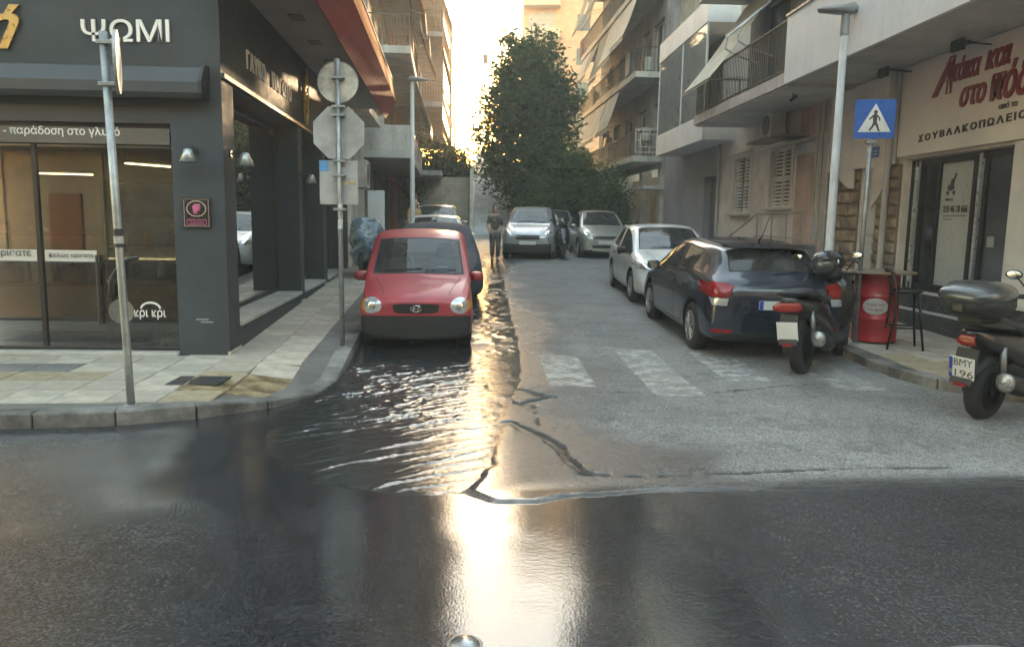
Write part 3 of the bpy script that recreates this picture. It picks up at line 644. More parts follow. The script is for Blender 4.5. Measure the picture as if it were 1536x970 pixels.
for i in range(6):
    x = -4.62 + i * .155; z = (1.321, .921)[i % 2]; h = random.uniform(.14, .24); m_ = jm[i % 3]
    lab = ['white ceramic jar standing on the %s display case shelf', 'dark glass jar standing on the %s display case shelf', 'amber jar standing on the %s display case shelf'][i % 3] % ('upper', 'lower')[i % 2]
    o = mk('jar', MB().lathe([(.045, 0), (.05, .02), (.05, h * .7), (.03, h * .85), (.035, h), (.001, h)], 14, (x, 10.1, z)), m_, smooth=True, label=lab, cat='jar', group='jars in the display case')
bcol = [('green', (.04, .10, .04)), ('amber', (.25, .12, .03)), ('clear', (.35, .37, .36)), ('dark', (.03, .025, .02))]
for i in range(16):
    nm_, c_ = bcol[i % 4]; x = -8.2 + i * .205; h = .26 + .05 * ((i * 7) % 3)
    mk('bottle', MB().lathe([(.034, 0), (.036, .01), (.036, h * .6), (.014, h * .78), (.013, h), (.001, h)], 12, (x, 10.6, .801)), mat('bottle_' + nm_, c_, .15, var=.1), smooth=True, label='%s glass bottle standing on the bread counter worktop' % nm_, cat='bottle', group='bottles on the bakery counter')
for i in range(7):
    x = -4.85 + .0; yy = 10.42 + .1 * i
    mk('paper_bag', MB().box(-8.1 + i * .42, -7.86 + i * .42, 10.43, 10.53, .801, 1.02 + .03 * (i % 3)), mat(('bag_kraft', 'bag_white')[i % 2], ((.33, .22, .12), (.55, .52, .47))[i % 2], .8, var=.15), bevel=.02, label='%s paper bag standing in front of the bottles on the bakery counter' % ('brown', 'white')[i % 2], cat='bag', group='paper bags on the bakery counter')
vz = mk('terracotta_vase', MB().lathe([(.10, 0), (.12, .02), (.06, .06), (.05, .1), (.13, .24), (.14, .34), (.05, .46), (.045, .52), (.06, .56), (.0, .56)], 20, (-3.63, 9.3, .45)), mat('terracotta', (.36, .15, .10), .7, var=.2), smooth=True, label='terracotta vase standing on a low stand inside the bakery window', cat='vase')
st = empty('vase_stand', (-3.63, 9.3, .15), label='low dark stand under the terracotta vase', cat='stand'); mk('top', MB().box(-3.76, -3.52, 9.17, 9.43, .42, .449), wood, st); mk('leg', MB().box(-3.66, -3.6, 9.27, 9.33, .16, .42), black, st); mk('foot', MB().box(-3.72, -3.54, 9.21, 9.39, .148, .165), black, st)

# ================================================================== apartment houses
def railing(mb, u0, u1, o, z0, h, step=.11, r=.008, ends=None):
    mb.box(u0, u1, o - .02, o + .02, z0 + h - .035, z0 + h); mb.box(u0, u1, o - .012, o + .012, z0 + .06, z0 + .085)
    n = max(2, int((u1 - u0) / step))
    for i in range(n + 1):
        u = u0 + .01 + (u1 - u0 - .02) * i / n; mb.box(u - r, u + r, o - r, o + r, z0, z0 + h - .035)
    for e, w in (ends or []):
        mb.box(e - .012, e + .012, w, o, z0 + h - .035, z0 + h); k = max(1, int((o - w) / step))
        for i in range(k): q = w + (o - w) * i / k; mb.box(e - r, e + r, q - r, q + r, z0, z0 + h - .035)
def awning(FM, u0, u1, o0, z0, o1, z1, m, par, drop=.18):
    mb = MB(FM); t = .012; n = 8; P = []
    for i in range(n + 1):
        k = i / n; P.append((o0 + (o1 - o0) * k, z0 + (z1 - z0) * k - .10 * math.sin(math.pi * k)))
    vs = []; fs = []
    P.append((o1 + .005, z1 - drop))
    for (a, b) in P: vs += [(u0, a, b), (u1, a, b), (u0, a - .004, b - t), (u1, a - .004, b - t)]
    for i in range(len(P) - 1):
        k = 4 * i; fs += [(k, k + 1, k + 5, k + 4), (k + 2, k + 6, k + 7, k + 3), (k, k + 4, k + 6, k + 2), (k + 1, k + 3, k + 7, k + 5)]
    mb.add(vs, fs); a = mk('awning', mb, m, par)
    r_ = MB(FM)
    for u in (u0 + .05, u1 - .05): r_.tube([(u, o0 - .02, z1 + .1), (u, o1 - .02, z1 - .02)], .012, 5)
    r_.tube([(u0, o1, z1), (u1, o1, z1)], .018, 6); mk('awning_arm', r_, mat('awning_metal', (.3, .3, .3), .4, metal=.7), a)
def ac_unit(FM, u, o, z, par, w=.8, h=.55, d=.3):
    a = mk('air_conditioner', MB(FM).box(u, u + w, o, o + d, z, z + h), mat('ac_white', (.5, .48, .44), .5, var=.2, streak=.3), par, bevel=.012)
    g = MB(FM); g.lathe([(.001, 0), (h * .4, 0), (h * .4, .012), (h * .36, .012), (h * .34, .004), (.001, .004)], 20, (u + w * .38, o + d, z + h / 2), 'y')
    for i in range(7): g.box(u + w * .38 - h * .33, u + w * .38 + h * .33, o + d + .006, o + d + .011, z + h * (.2 + .1 * i), z + h * (.2 + .1 * i) + .012)
    mk('fan_grille', g, mat('ac_grille', (.12, .12, .12), .5), a)
    for x in (u + .08, u + w - .11): mk('bracket', MB(FM).box(x, x + .03, o - .25, o + d, z - .04, z), mat('awning_metal', (.3, .3, .3), .4, metal=.7), a)
def apartment(name, label, FM, L_, floors, z0, fh, wallm, slabm, railm, awnm, depth, bal=(.3, None, 1.3), solid=0, seed=1, back=8, aw=.6, ground=None, endrail=True, bay=2.6, lab2=None):
    """block with one balcony, railing and row of balcony doors per storey"""
    rd = random.Random(seed); root = empty(name, FM @ Vector((0, 0, z0)), label=label, cat='building')
    H_ = z0 + fh * floors; b0 = bal[0]; b1 = bal[1] if bal[1] else L_ - .2; bo = bal[2]
    hs = []
    for k in range(floors):
        z = z0 + fh * k
        u = b0 + .4
        while u + 1.5 < b1:
            w = rd.choice((1.2, 1.5, 1.8)); hs.append((u, u + w, z + .22, z + 2.35)); u += bay + rd.uniform(-.2, .3)
    mb = MB(FM); mb.holes(0, L_, (ground if ground is not None else z0 - .001), H_ + .9, hs, .25)
    mb.add([(0, 0, -.2 if ground is None else ground), (0, -back, -.2 if ground is None else ground), (0, -back, H_ + .9), (0, 0, H_ + .9), (L_, 0, -.2), (L_, -back, -.2), (L_, -back, H_ + .9), (L_, 0, H_ + .9)], [(0, 1, 2, 3), (4, 5, 6, 7), (3, 2, 6, 7)])
    mk('wall', mb, wallm, root)
    for h in hs:
        fr = MB(FM); q = -.2
        for a, b, c, d in ((h[0], h[0] + .06, h[2], h[3]), (h[1] - .06, h[1], h[2], h[3]), (h[0] + .06, h[1] - .06, h[3] - .06, h[3]), (h[0] + .06, h[1] - .06, h[2], h[2] + .07), ((h[0] + h[1]) / 2 - .03, (h[0] + h[1]) / 2 + .03, h[2] + .07, h[3] - .06)): fr.box(a, b, q - .02, q + .03, c, d)
        wd = mk('balcony_door', fr, mat('door_frame_pale', (.5, .48, .44), .5), root)
        sh = rd.random()
        if sh < .45:
            s = MB(FM); zt = h[3] - .06; zb = h[2] + .07 + rd.choice((0, .0, .9))
            n = int((zt - zb) / .09)
            for i in range(n): s.box(h[0] + .06, h[1] - .06, q - .012, q + .006, zb + i * .09 + .006, zb + (i + 1) * .09 - .006)
            mk('roller_shutter', s, mat('shutter_pale', (.42, .39, .34), .6, var=.1), wd)
        mk('pane', MB(FM).box(h[0] + .05, h[1] - .05, q - .035, q - .025, h[2] + .05, h[3] - .05), darkglass, wd)
    for k in range(floors + 1):
        z = z0 + fh * k; s = MB(FM); s.box(b0, b1, .002, bo, z - .02, z + .20); sb = mk('balcony_slab', s, slabm, root, bevel=.01)
        if k == floors: continue
        r_ = MB(FM)
        if solid and rd.random() < solid:
            r_.box(b0, b1, bo - .09, bo - .003, z + .203, z + .95); r_.box(b0, b0 + .08, .01, bo - .09, z + .203, z + .95); mk('parapet', r_, slabm, root, bevel=.008)
        else:
            railing(r_, b0 + .02, b1 - .02, bo - .05, z + .203, .92, .12, .007, [(b0 + .03, .02)] if endrail else None); mk('railing', r_, railm, root)
        u = b0 + .2
        while awnm and u + 2 < b1:
            w = rd.uniform(2.0, 3.4)
            if rd.random() < aw: awning(FM, u, min(u + w, b1 - .1), bo - .06, z + fh - .03, bo + rd.uniform(.35, .75), z + rd.uniform(1.0, 1.7), awnm[rd.randrange(len(awnm))], root)
            u += w + .15
        for u in np.arange(b0 + 1, b1 - 1, 3.7):
            if rd.random() < .4: ac_unit(FM, u, .28, z + 1.2 + rd.uniform(-.9, .6), root, .75, .5, .28)
            if rd.random() < .5:    # a strip of laundry or a blind on the rail
                c = MB(FM); uu = u + rd.uniform(.2, 1); c.box(uu, uu + rd.uniform(.4, .9), bo - .02, bo + .005, z + .3, z + 1.14); mk('rail_cloth', c, mat('cloth%d' % rd.randrange(3), ((.35, .12, .1), (.3, .32, .36), (.5, .45, .36))[rd.randrange(3)], .9), root)
    return root
plA = mat('grey_plaster', (.34, .33, .31), .85, var=.15, vs=1.2, streak=.4); plB = mat('cream_plaster', (.5, .42, .30), .85, var=.15, vs=1.2, streak=.35); plC = mat('rose_plaster', (.45, .2, .13), .85, var=.15, vs=1.2, streak=.3)
slabW = mat('white_slab', (.48, .47, .44), .7, var=.15, vs=1.5, streak=.4); slabG = mat('grey_slab', (.34, .33, .32), .8, var=.18, vs=1.5, streak=.45)
railD = mat('rail_dark', (.05, .05, .05), .5, metal=.4); railW = mat('rail_white', (.55, .54, .5), .5)
awC = mat('awning_cream', (.5, .46, .37), .8, var=.12, vs=2, streak=.25); awR = mat('awning_rust', (.5, .2, .07), .8, var=.12); awG = mat('awning_olive', (.2, .2, .13), .8, var=.12)
F2 = FS @ Matrix.Translation((14.6, 0, 0)); F3 = FS @ Matrix.Translation((26.5, .2, 0))
apartment('apartment_block', 'grey apartment block with white balcony slabs next to the bakery', F2, 11.6, 5, 3.55, 3.05, plA, slabW, railD, [awC, awG, awR], 8, (.3, None, 1.45), .1, 5, ground=3.4)
a3 = apartment('apartment_block', 'sunlit cream and rose apartment block at the far end beyond the grey one', F3, 22, 6, 3.7, 3.05, plC, slabG, railD, [awR, awC, awR], 8, (.3, None, 2.15), .15, 9, ground=.4, aw=.75)
# ground floor of the grey block: dark recess, columns, white panels
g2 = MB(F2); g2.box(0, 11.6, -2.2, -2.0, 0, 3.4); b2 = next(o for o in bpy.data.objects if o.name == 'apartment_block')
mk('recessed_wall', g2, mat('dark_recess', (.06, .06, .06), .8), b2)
for u in (.1, 3.6, 7.2, 11.2): mk('column', MB(F2).box(u, u + .35, -.4, -.02, .1, 3.4), slabG, b2)
mk('ceiling', MB(F2).box(0, 11.6, -2, 0, 3.38, 3.41), slabG, b2)
mk('red_awning', MB(F2).extr([(.1, 3.3), (1.25, 2.75), (1.25, 2.45), (1.22, 2.45), (1.22, 2.72), (.1, 3.26)], 8.4, 11.4), mat('red_canvas', (.38, .08, .06), .8, var=.12), b2)
# low link house between bakery and block
FK = FS @ Matrix.Translation((11.05, -.12, 0))
lk = empty('link_house', FK @ Vector((0, 0, .3)), label='narrow pale grey house with columns and air conditioner between bakery and apartments', cat='building')
mk('wall', MB(FK).holes(0, 3.5, 0, 13, [(1.9, 3.0, .3, 2.6), (.4, 1.3, 4.9, 7), (.4, 1.3, 8, 10)], .2).add([(0, 0, 13), (3.5, 0, 13), (3.5, -8, 13), (0, -8, 13)], [(0, 1, 2, 3)]), mat('pale_grey_plaster', (.42, .42, .40), .8, var=.12, streak=.4), lk)
for u in (.05, 1.3, 3.1): mk('column', MB(FK).box(u, u + .28, .004, .2, .2, 4.3), slabW, lk, bevel=.01)
mk('door', MB(FK).box(1.9, 3.0, -.22, -.17, .3, 2.6), mat('door_grey', (.12, .12, .12), .5), lk)
for z in (4.9, 8): mk('window', MB(FK).box(.4, 1.3, -.22, -.18, z, z + (2.1 if z < 5 else 2)), darkglass, lk)
mk('balcony_slab', MB(FK).box(0, 3.4, .01, .7, 4.35, 4.55), slabW, lk)
ac_unit(FK, .45, .22, 2.5, lk, .8, .7, .35)
mk('pipe', MB(FK).tube([(1.7, .12, .2), (1.7, .12, 4.3)], .05, 8), slabW, lk)
sb = empty('white_signboard', F2 @ Vector((.9, .35, .5)), label='tall blank white board standing on the pavement by the grey block', cat='signboard')
mk('board', MB(F2).box(.55, .62, .1, .62, 1.0, 2.55), mat('board_white', (.62, .63, .63), .4, var=.06), sb, bevel=.01); mk('post', MB(F2).box(.56, .61, .32, .40, .45, 1.0), lm, sb)
# ================================================================== right side
FR = frame((6.8, 0, 0), (0, 1, 0), (-1, 0, 0))
plP = mat('peeling_plaster', (.76, .68, .62), .85, var=.12, vs=1.3, streak=.25, c2=(.68, .60, .55), bump=.15, bs=25); plPink = mat('pink_plaster', (.58, .42, .34), .85, var=.15, vs=1.5, streak=.35)
whiteP = mat('white_panel', (.58, .58, .58), .55, var=.08, vs=1, streak=.15); soffW = mat('soffit_white', (.58, .56, .53), .8, var=.12, vs=1.2, streak=.2)
sh = empty('souvlaki_house', (6.8, 13, .2), label='pale two storey corner house with souvlaki shop, stone cladding and shuttered windows', cat='building')
hs = [(9.66, 12.32, .7, 2.78), (13.15, 13.72, .3, 2.75), (16.95, 18.2, 2.1, 3.42), (19.6, 20.85, 2.0, 3.42)]
mb = MB(FR); mb.holes(4.5, 14.95, -.1, 4.27, hs[:2], .25); mk('shop_wall', mb, mat('shop_plaster', (.75, .69, .64), .8, var=.1, vs=1.2, streak=.25), sh)
mb = MB(FR); mb.holes(14.95, 22.3, -.1, 4.27, hs[2:], .16); mk('plaster_wall', mb, plP, sh)
# steps / plinth
for z0, z1, o in ((.1, .43, .16), (.46, .70, .10)):
    mk('plinth', MB(FR).box(7.0, 12.35, -.02, o, z0, z1), mat('dark_marble', (.05, .05, .052), .3, var=.25, vs=4), sh)
    mk('plinth_edge', MB(FR).box(7.0, 12.36, -.02, o + .02, z1 + .002, z1 + .028), whiteP, sh)
# shopfront
fr = MB(FR); q = -.14
for a, b in ((9.66, 9.74), (10.42, 10.50), (10.66, 10.74), (11.52, 11.60), (12.0, 12.05), (12.24, 12.32)): fr.box(a, b, q - .04, q + .04, .72, 2.76)
fr.box(9.74, 12.24, q - .035, q + .035, 2.66, 2.76); fr.box(9.74, 12.24, q - .035, q + .035, .72, .84); fr.box(11.60, 12.0, q - .03, q + .03, 2.0, 2.05)
sf = mk('shopfront_frame', fr, black, sh)
for a, b in ((12.06, 12.10), (12.18, 12.20), (10.55, 10.61)): mk('frame_trim', MB(FR).box(a, b, q - .02, q + .05, .74, 2.74), mat('alu_trim', (.55, .55, .55), .35, metal=.6), sf)
mk('pane', MB(FR).box(11.6, 12.0, q - .004, q + .004, .84, 2.66), darkglass, sf)
mk('pane', MB(FR).box(9.74, 10.42, q - .004, q + .004, .84, 2.66), mat('smoky_pane', (.06, .065, .075), .08, var=.15, vs=2), sf)
ps = mk('window_poster', MB(FR).box(10.74, 11.52, q - .004, q + .004, .84, 2.70), mat('poster_grey', (.40, .43, .42), .35, var=.06), sf)
RX = 6.8 + .13
def rtext(s, y, z, **kw): return text(kw.pop('nm', 'lettering'), s, .2, tframe((kw.pop('X', RX), y, z), (0, -1, 0)), kw.pop('m', inkm), kw.pop('par', ps), **kw)
rtext('210 46 18 666', 11.42, 1.93, extrude=.002, width=.58, height=.105, bold=.004)
rtext('delivery', 11.40, 2.09, extrude=.002, width=.2); mk('small_print', MB(FR).box(10.88, 11.42, q + .005, q + .007, 1.875, 1.887), inkm, ps); mk('small_print', MB(FR).box(11.2, 11.42, q + .005, q + .007, 1.825, 1.837), inkm, ps)
lg = MB(FR); lg.ell((11.28, q + .008, 2.3), .09, .003, .05, 10, 6); lg.ell((11.25, q + .008, 2.37), .05, .003, .06, 10, 6); lg.tube([(11.22, q + .008, 2.38), (11.17, q + .008, 2.5)], .012, 5); lg.ell((11.35, q + .008, 2.22), .035, .003, .035, 10, 6); lg.ell((11.2, q + .008, 2.22), .035, .003, .035, 10, 6); mk('poster_logo', lg, inkm, ps)
mk('paper_note', MB(FR).box(9.8, 9.97, q + .006, q + .01, 1.42, 1.63), mat('paper_white', (.65, .65, .63), .7), sf); mk('paper_note', MB(FR).box(10.2, 10.35, q + .006, q + .01, 1.45, 1.6), mat('paper_grey', (.3, .31, .32), .7), sf)
mk('white_pillar', MB(FR).box(8.9, 9.62, .004, .12, .73, 2.8), whiteP, sh, bevel=.01)
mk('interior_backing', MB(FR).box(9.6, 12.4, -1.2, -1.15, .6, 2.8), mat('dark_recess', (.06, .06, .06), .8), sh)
# sign panel and lettering
sp = mk('sign_panel', MB(FR).box(7.4, 12.45, .01, .10, 2.82, 4.22), mat('sign_white', (.80, .75, .72), .5, var=.05, vs=1), sh, bevel=.008)
redL = mat('sign_red', (.24, .02, .025), .45, var=.06); SX = 6.695
rtext('Α', 11.56, 3.62, X=SX, par=sp, m=redL, extrude=.018, bold=.008, shear=.45, width=.50, height=.52, nm='sign_lettering'); rtext('τάκα', 11.08, 3.76, X=SX, par=sp, m=redL, extrude=.018, bold=.005, shear=.25, width=.62, height=.33, nm='sign_lettering'); rtext('και', 10.36, 3.79, X=SX, par=sp, m=redL, extrude=.018, bold=.005, shear=.25, width=.5, height=.25, nm='sign_lettering')
rtext('στο', 10.86, 3.38, X=SX, par=sp, m=redL, extrude=.018, bold=.005, shear=.25, width=.56, height=.27, nm='sign_lettering'); rtext('πόδι', 10.2, 3.36, X=SX, par=sp, m=redL, extrude=.018, bold=.005, shear=.25, width=.85, height=.48, nm='sign_lettering')
rtext('από το', 10.02, 3.24, X=SX, par=sp, extrude=.004, bold=.004, width=.36, height=.08, nm='sign_lettering', kind='stuff')
text('letter', 'ΣΟΥΒΛΑΚΟΠΩΛΕΙΟ', .2, tframe((SX, 11.83, 3.0), (0, -1, .03)), inkm, sp, extrude=.006, bold=.006, width=2.35, height=.105, each=True, gap=.25)
# stone cladding with a white door between
stm = [mat('stone_a', (.30, .23, .16), .9, var=.25, vs=5, bump=.6, bs=18), mat('stone_b', (.24, .19, .145), .9, var=.25, vs=5, bump=.6, bs=18), mat('stone_c', (.36, .28, .20), .9, var=.25, vs=5, bump=.6, bs=18)]
mk('stone_mortar', MB(FR).box(13.76, 14.93, .004, .03, .1, 2.72).box(12.4, 13.12, .004, .03, .1, 2.72), mat('mortar', (.2, .175, .15), .95, var=.2), sh)
def stones(u0, u1, z0, z1):
    z = z0
    while z < z1 - .05:
        h = min(random.uniform(.16, .27), z1 - z); u = u0
        while u < u1 - .05:
            w = min(random.uniform(.22, .42), u1 - u)
            if u1 - u - w < .12: w = u1 - u
            mb = MB(FR); j = lambda: random.uniform(-.012, .012); a, b, c, d = u + .008, u + w - .008, z + .008, z + h - .008; p = .055 + random.uniform(0, .025)
            mb.add([(a, .02, c), (b, .02, c), (b, .02, d), (a, .02, d), (a + .025 + j(), p, c + .025 + j()), (b - .025 + j(), p, c + .025 + j()), (b - .025 + j(), p, d - .025 + j()), (a + .025 + j(), p, d - .025 + j()), ((a + b) / 2 + j(), p + .015, (c + d) / 2 + j())],
                   [(0, 1, 5, 4), (1, 2, 6, 5), (2, 3, 7, 6), (3, 0, 4, 7), (4, 5, 8), (5, 6, 8), (6, 7, 8), (7, 4, 8)])
            mk('stone', mb, stm[random.randrange(3)], sh, smooth=False); u += w
        z += h
stones(13.77, 14.92, .15, 2.7); stones(12.41, 13.11, .15, 2.7)
dr = mk('white_door', MB(FR).box(13.17, 13.70, -.12, -.07, .32, 2.72), mat('door_white', (.55, .55, .56), .45, var=.08), sh)
for z0, z1 in ((.5, 1.4), (1.55, 2.55)): mk('door_panel', MB(FR).box(13.24, 13.63, -.07, -.05, z0, z1), mat('door_white', None), dr, bevel=.012)
# curved white boards over the stone
cb = MB(FR); cb.box(12.5, 14.9, .085, .115, 2.72, 4.2)
mk('white_fascia', cb, mat('fascia_board', (.72, .67, .64), .6, var=.1, vs=1.2), sh)
for s_, u0, u1, dz in ((1, 13.85, 14.6, .34), (-1, 12.6, 13.15, .7)):
    pts = [(u0, 2.718), (u1, 2.718)] + [(u1 + (u0 - u1) * t, 2.718 - dz * (math.sin(t * math.pi / 2) if s_ > 0 else 1 - math.cos(t * math.pi / 2))) for t in np.linspace(.1 if s_ > 0 else .1, 1, 9)]
    if s_ < 0: pts = [(u1, 2.718), (u0, 2.718)] + [(u0 + (u1 - u0) * t, 2.718 - dz * t ** .6) for t in np.linspace(.1, 1, 9)]
    m_ = MB(FR); n = len(pts); m_.add([(a, .085, b) for a, b in pts] + [(a, .115, b) for a, b in pts], [tuple(range(n)), tuple(range(n, 2 * n))[::-1]] + [(i, (i + 1) % n, n + (i + 1) % n, n + i) for i in range(n)]); mk('curved_board', m_, mat('fascia_board', None), sh)
bp_ = mk('street_plaque', MB(FR).box(12.98, 13.2, .117, .125, 2.87, 3.05), mat('sign_blue', (.03, .14, .40), .4, var=.08), sh)
mk('plaque_line', MB(FR).box(13.01, 13.17, .126, .128, 2.975, 2.99), whiteP, bp_); mk('plaque_line', MB(FR).box(13.03, 13.15, .126, .128, 2.92, 2.935), whiteP, bp_)
pipm = mat('pipe_pale', (.48, .45, .42), .6, var=.12)
for u, o, r_ in ((12.52, .20, .05), (14.98, .08, .045), (15.35, .07, .03), (15.6, .06, .02), (22.1, .07, .04)): 
    p = MB(FR); p.tube([(u, o, .15), (u, o, 4.2)], r_, 10)
    for z in (1.0, 2.2, 3.4): p.tube([(u, o, z), (u, o, z + .05)], r_ * 1.25, 10)
    mk('drain_pipe', p, pipm, sh, angle=40)
mk('pink_patch', MB(FR).box(15.0, 16.6, .003, .012, 3.55, 4.26), plPink, sh); mk('pink_patch', MB(FR).box(15.7, 16.7, .003, .010, .2, 3.2), plPink, sh)
mk('door_canopy', MB(FR).extr([(.02, 3.50), (.75, 3.36), (.75, 3.31), (.02, 3.43)], 15.7, 16.9), slabG, sh)
slat = mat('shutter_slat', (.72, .68, .62), .6, var=.12)
for a, b, c, d in hs[2:]:
    w = MB(FR); e = .12
    w.box(a - e, a, .003, .035, c - .04, d + e); w.box(b, b + e, .003, .035, c - .04, d + e); w.box(a, b, .003, .035, d, d + e)
    sr = mk('window_surround', w, mat('surround_pale', (.66, .60, .54), .7, var=.1), sh)
    mk('window_sill', MB(FR).box(a - .16, b + .16, -.1, .11, c - .08, c - .035), marble, sr); mk('window_hood', MB(FR).box(a - .2, b + .2, .036, .13, d + e, d + e + .06), mat('surround_pale', None), sr)
    for x0, x1 in ((a, (a + b) / 2), ((a + b) / 2, b)):
        l = MB(FR); l.box(x0, x0 + .05, -.09, -.05, c, d); l.box(x1 - .05, x1, -.09, -.05, c, d); l.box(x0 + .05, x1 - .05, -.09, -.05, c, c + .06); l.box(x0 + .05, x1 - .05, -.09, -.05, d - .06, d); l.box(x0 + .05, x1 - .05, -.09, -.05, (c + d) / 2 - .03, (c + d) / 2 + .03)
        lf = mk('shutter_leaf', l, slat, sr); n = int((d - c - .12) / .085)
        for i in range(n):
            z = c + .07 + i * .085; mk('slat', MB(FR).extr([(-.09, z + .055), (-.085, z + .062), (-.045, z + .012), (-.05, z + .005)], x0 + .05, x1 - .05), slat, lf)
    mk('dark_back', MB(FR).box(a, b, -.155, -.15, c, d), mat('dark_recess', None), sr)
ac_unit(FR, 17.0, .18, 3.62, sh, .85, .55, .32)
ab = MB(FR); ab.box(16.1, 18.2, .02, .65, 3.55, 3.58)
for i in range(12): ab.box(16.15 + i * .17, 16.18 + i * .17, .1, .62, 3.585, 3.61)
mk('equipment_rack', ab, mat('rust_grey', (.3, .27, .24), .7, var=.25), sh)
# entrance stairs handrail along the wall
hr = MB(FR); hr.tube([(20.9, .55, .95), (17.4, .55, 1.95), (14.9, .55, 1.95)], .02, 6); hr.tube([(17.4, .55, 1.45), (14.9, .55, 1.45)], .014, 6); hr.tube([(20.9, .55, .6), (17.4, .55, 1.45)], .014, 6)
for u in (14.95, 15.7, 16.5, 17.4): hr.tube([(u, .55, .3), (u, .55, 1.95)], .016, 6)
mk('handrail', hr, mat('rail_rust', (.38, .3, .25), .6, var=.2), sh)
stp = empty('entrance_steps', (6.3, 16.5, .3), label='concrete entrance steps rising along the shuttered wall', cat='steps')
for i in range(5): mk('step', MB(FR).box(15.0, 17.2 + i * .45 - (0 if i else 0), .03, .75 , .98 - i * .16 - .155, .98 - i * .16), slabG, stp)
mk('grey_cabinet', MB(FR).box(14.1, 14.75, .6, 1.0, .25, 1.35), mat('cabinet_grey', (.18, .185, .18), .5, var=.2, streak=.3), label='grey metal utility cabinet behind the white lamp post', cat='cabinet', bevel=.015)
# balcony over the pavement
mk('balcony_slab', MB(FR).box(13.97, 20.07, .002, 1.4, 4.2, 4.42), mat('slab_rose', (.56, .48, .44), .75, var=.12, streak=.3), sh, bevel=.008)
mk('balcony_soffit', MB(FR).box(14.0, 20.04, .002, 1.36, 4.17, 4.198), soffW, sh)
mk('shop_canopy_soffit', MB(FR).box(4.5, 13.96, .002, 1.38, 4.23, 4.27), soffW, sh); mk('parapet', MB(FR).box(4.5, 13.965, 1.385, 1.45, 4.19, 5.35), mat('parapet_white', (.76, .77, .78), .55, var=.06, vs=1, streak=.12), sh, bevel=.006)
mk('parapet_coping', MB(FR).box(4.5, 13.98, 1.36, 1.475, 5.352, 5.39), mat('alu_trim', None), sh)
r_ = MB(FR); railing(r_, 14.0, 20.03, 1.35, 4.42, .95, .105, .008, [(20.02, .05)]); mk('railing', r_, railD, sh)
uw = MB(FR); uh = [(15.0, 16.4, 4.6, 6.9), (17.6, 19.2, 4.6, 6.9), (9, 10.5, 4.8, 6.9)]; uw.holes(4.5, 20.2, 4.28, 11.5, uh, .2); uw.add([(20.2, 0, -.1), (20.2, 0, 11.5), (20.2, -8, 11.5), (20.2, -8, -.1), (4.5, 0, -.1), (4.5, -8, -.1), (4.5, -8, 11.5), (4.5, 0, 11.5)], [(0, 1, 2, 3), (4, 5, 6, 7), (7, 1, 2, 6)])
mk('upper_wall', uw, mat('upper_grey', (.33, .30, .27), .85, var=.12, streak=.3), sh)
for a, b, c, d in uh: mk('window', MB(FR).box(a, b, -.2, -.15, c, d), mat('teal_pane', (.03, .07, .07), .15, var=.1), sh)
mk('upper_balcony_slab', MB(FR).box(4.5, 20.1, .002, 1.4, 7.2, 7.42), soffW, sh)
awning(FR, 17.7, 20.0, .25, 7.1, 1.75, 4.95, awC, sh, .05)
am = MB(FR)
for u in (16.4, 17.2): am.tube([(u, .2, 6.9), (u, 1.5, 5.75), (u, 1.55, 5.5), (u, 1.3, 5.35), (u + .5, .6, 5.3)], .022, 6)
am.tube([(14.4, .3, 5.9), (14.2, 1.75, 5.75)], .03, 6); mk('bent_awning_arm', am, mat('alu_trim', None), sh)
# flood lights under the canopy, little camera
for u in (12.2, 10.3):
    f_ = empty('floodlight', FR @ Vector((u, .5, 4.2)), label='black floodlight under the canopy above the %s of the red sign' % ('first word' if u > 11 else 'last word'), cat='lamp', group='floodlights over the souvlaki sign')
    mk('arm', MB(FR).tube([(u, .1, 4.12), (u, .45, 4.14)], .012, 6), black, f_); mk('bracket', MB(FR).tube([(u - .1, .45, 4.14), (u - .1, .58, 4.1), (u + .1, .58, 4.1), (u + .1, .45, 4.14), (u - .1, .45, 4.14)], .012, 6), black, f_)
    mk('lamp_head', MB(FR).box(u - .13, u + .13, .52, .58, 4.02, 4.17), black, f_, bevel=.01)
c_ = empty('security_camera', FR @ Vector((15, .8, 4.1)), label='small dark security camera under the rose balcony', cat='camera'); mk('body', MB(FR).tube([(14.6, .95, 4.10), (14.85, .95, 4.06)], .03, 8), black, c_); mk('mount', MB(FR).tube([(14.75, .95, 4.09), (14.75, .95, 4.17)], .012, 6), black, c_)

# ---- second house: white balconies, glass screen, grey wall
h2 = empty('white_balcony_house', (6.8, 25, .5), label='house with plain grey street wall and white fascia balconies', cat='building')
mk('wall', MB(FR).holes(22.31, 29, -.1, 13, [(22.5, 23.7, .3, 3.1), (23.5, 28.5, 4.5, 6.6), (23.5, 28.5, 7.8, 9.8)], .25).add([(29, 0, -.1), (29, 0, 13), (29, -8, 13), (29, -8, -.1)], [(0, 1, 2, 3)]).add([(22.31, 0, 13), (29, 0, 13), (29, -8, 13), (22.31, -8, 13)], [(0, 1, 2, 3)]), mat('flat_grey_paint', (.33, .33, .355), .7, var=.1, vs=1, streak=.2), h2)
mk('garage_door', MB(FR).box(22.5, 23.7, -.27, -.22, .3, 3.1), mat('garage_grey', (.14, .145, .16), .5), h2)
for z in (4.5, 7.8): mk('window', MB(FR).box(23.5, 28.5, -.27, -.22, z, z + 2.1), mat('curtain_pale', (.5, .48, .38), .6, var=.15, vs=3), h2)
pw = mat('parapet_white', None)
for z, t in ((3.95, .62), (7.0, .62), (10.1, .62)): mk('balcony_slab', MB(FR).box(21.0, 26.6, .003, .9, z, z + t), pw, h2, bevel=.01)
gs = glass('screen_glass', (.75, .8, .74), 1.45, .03, .4)
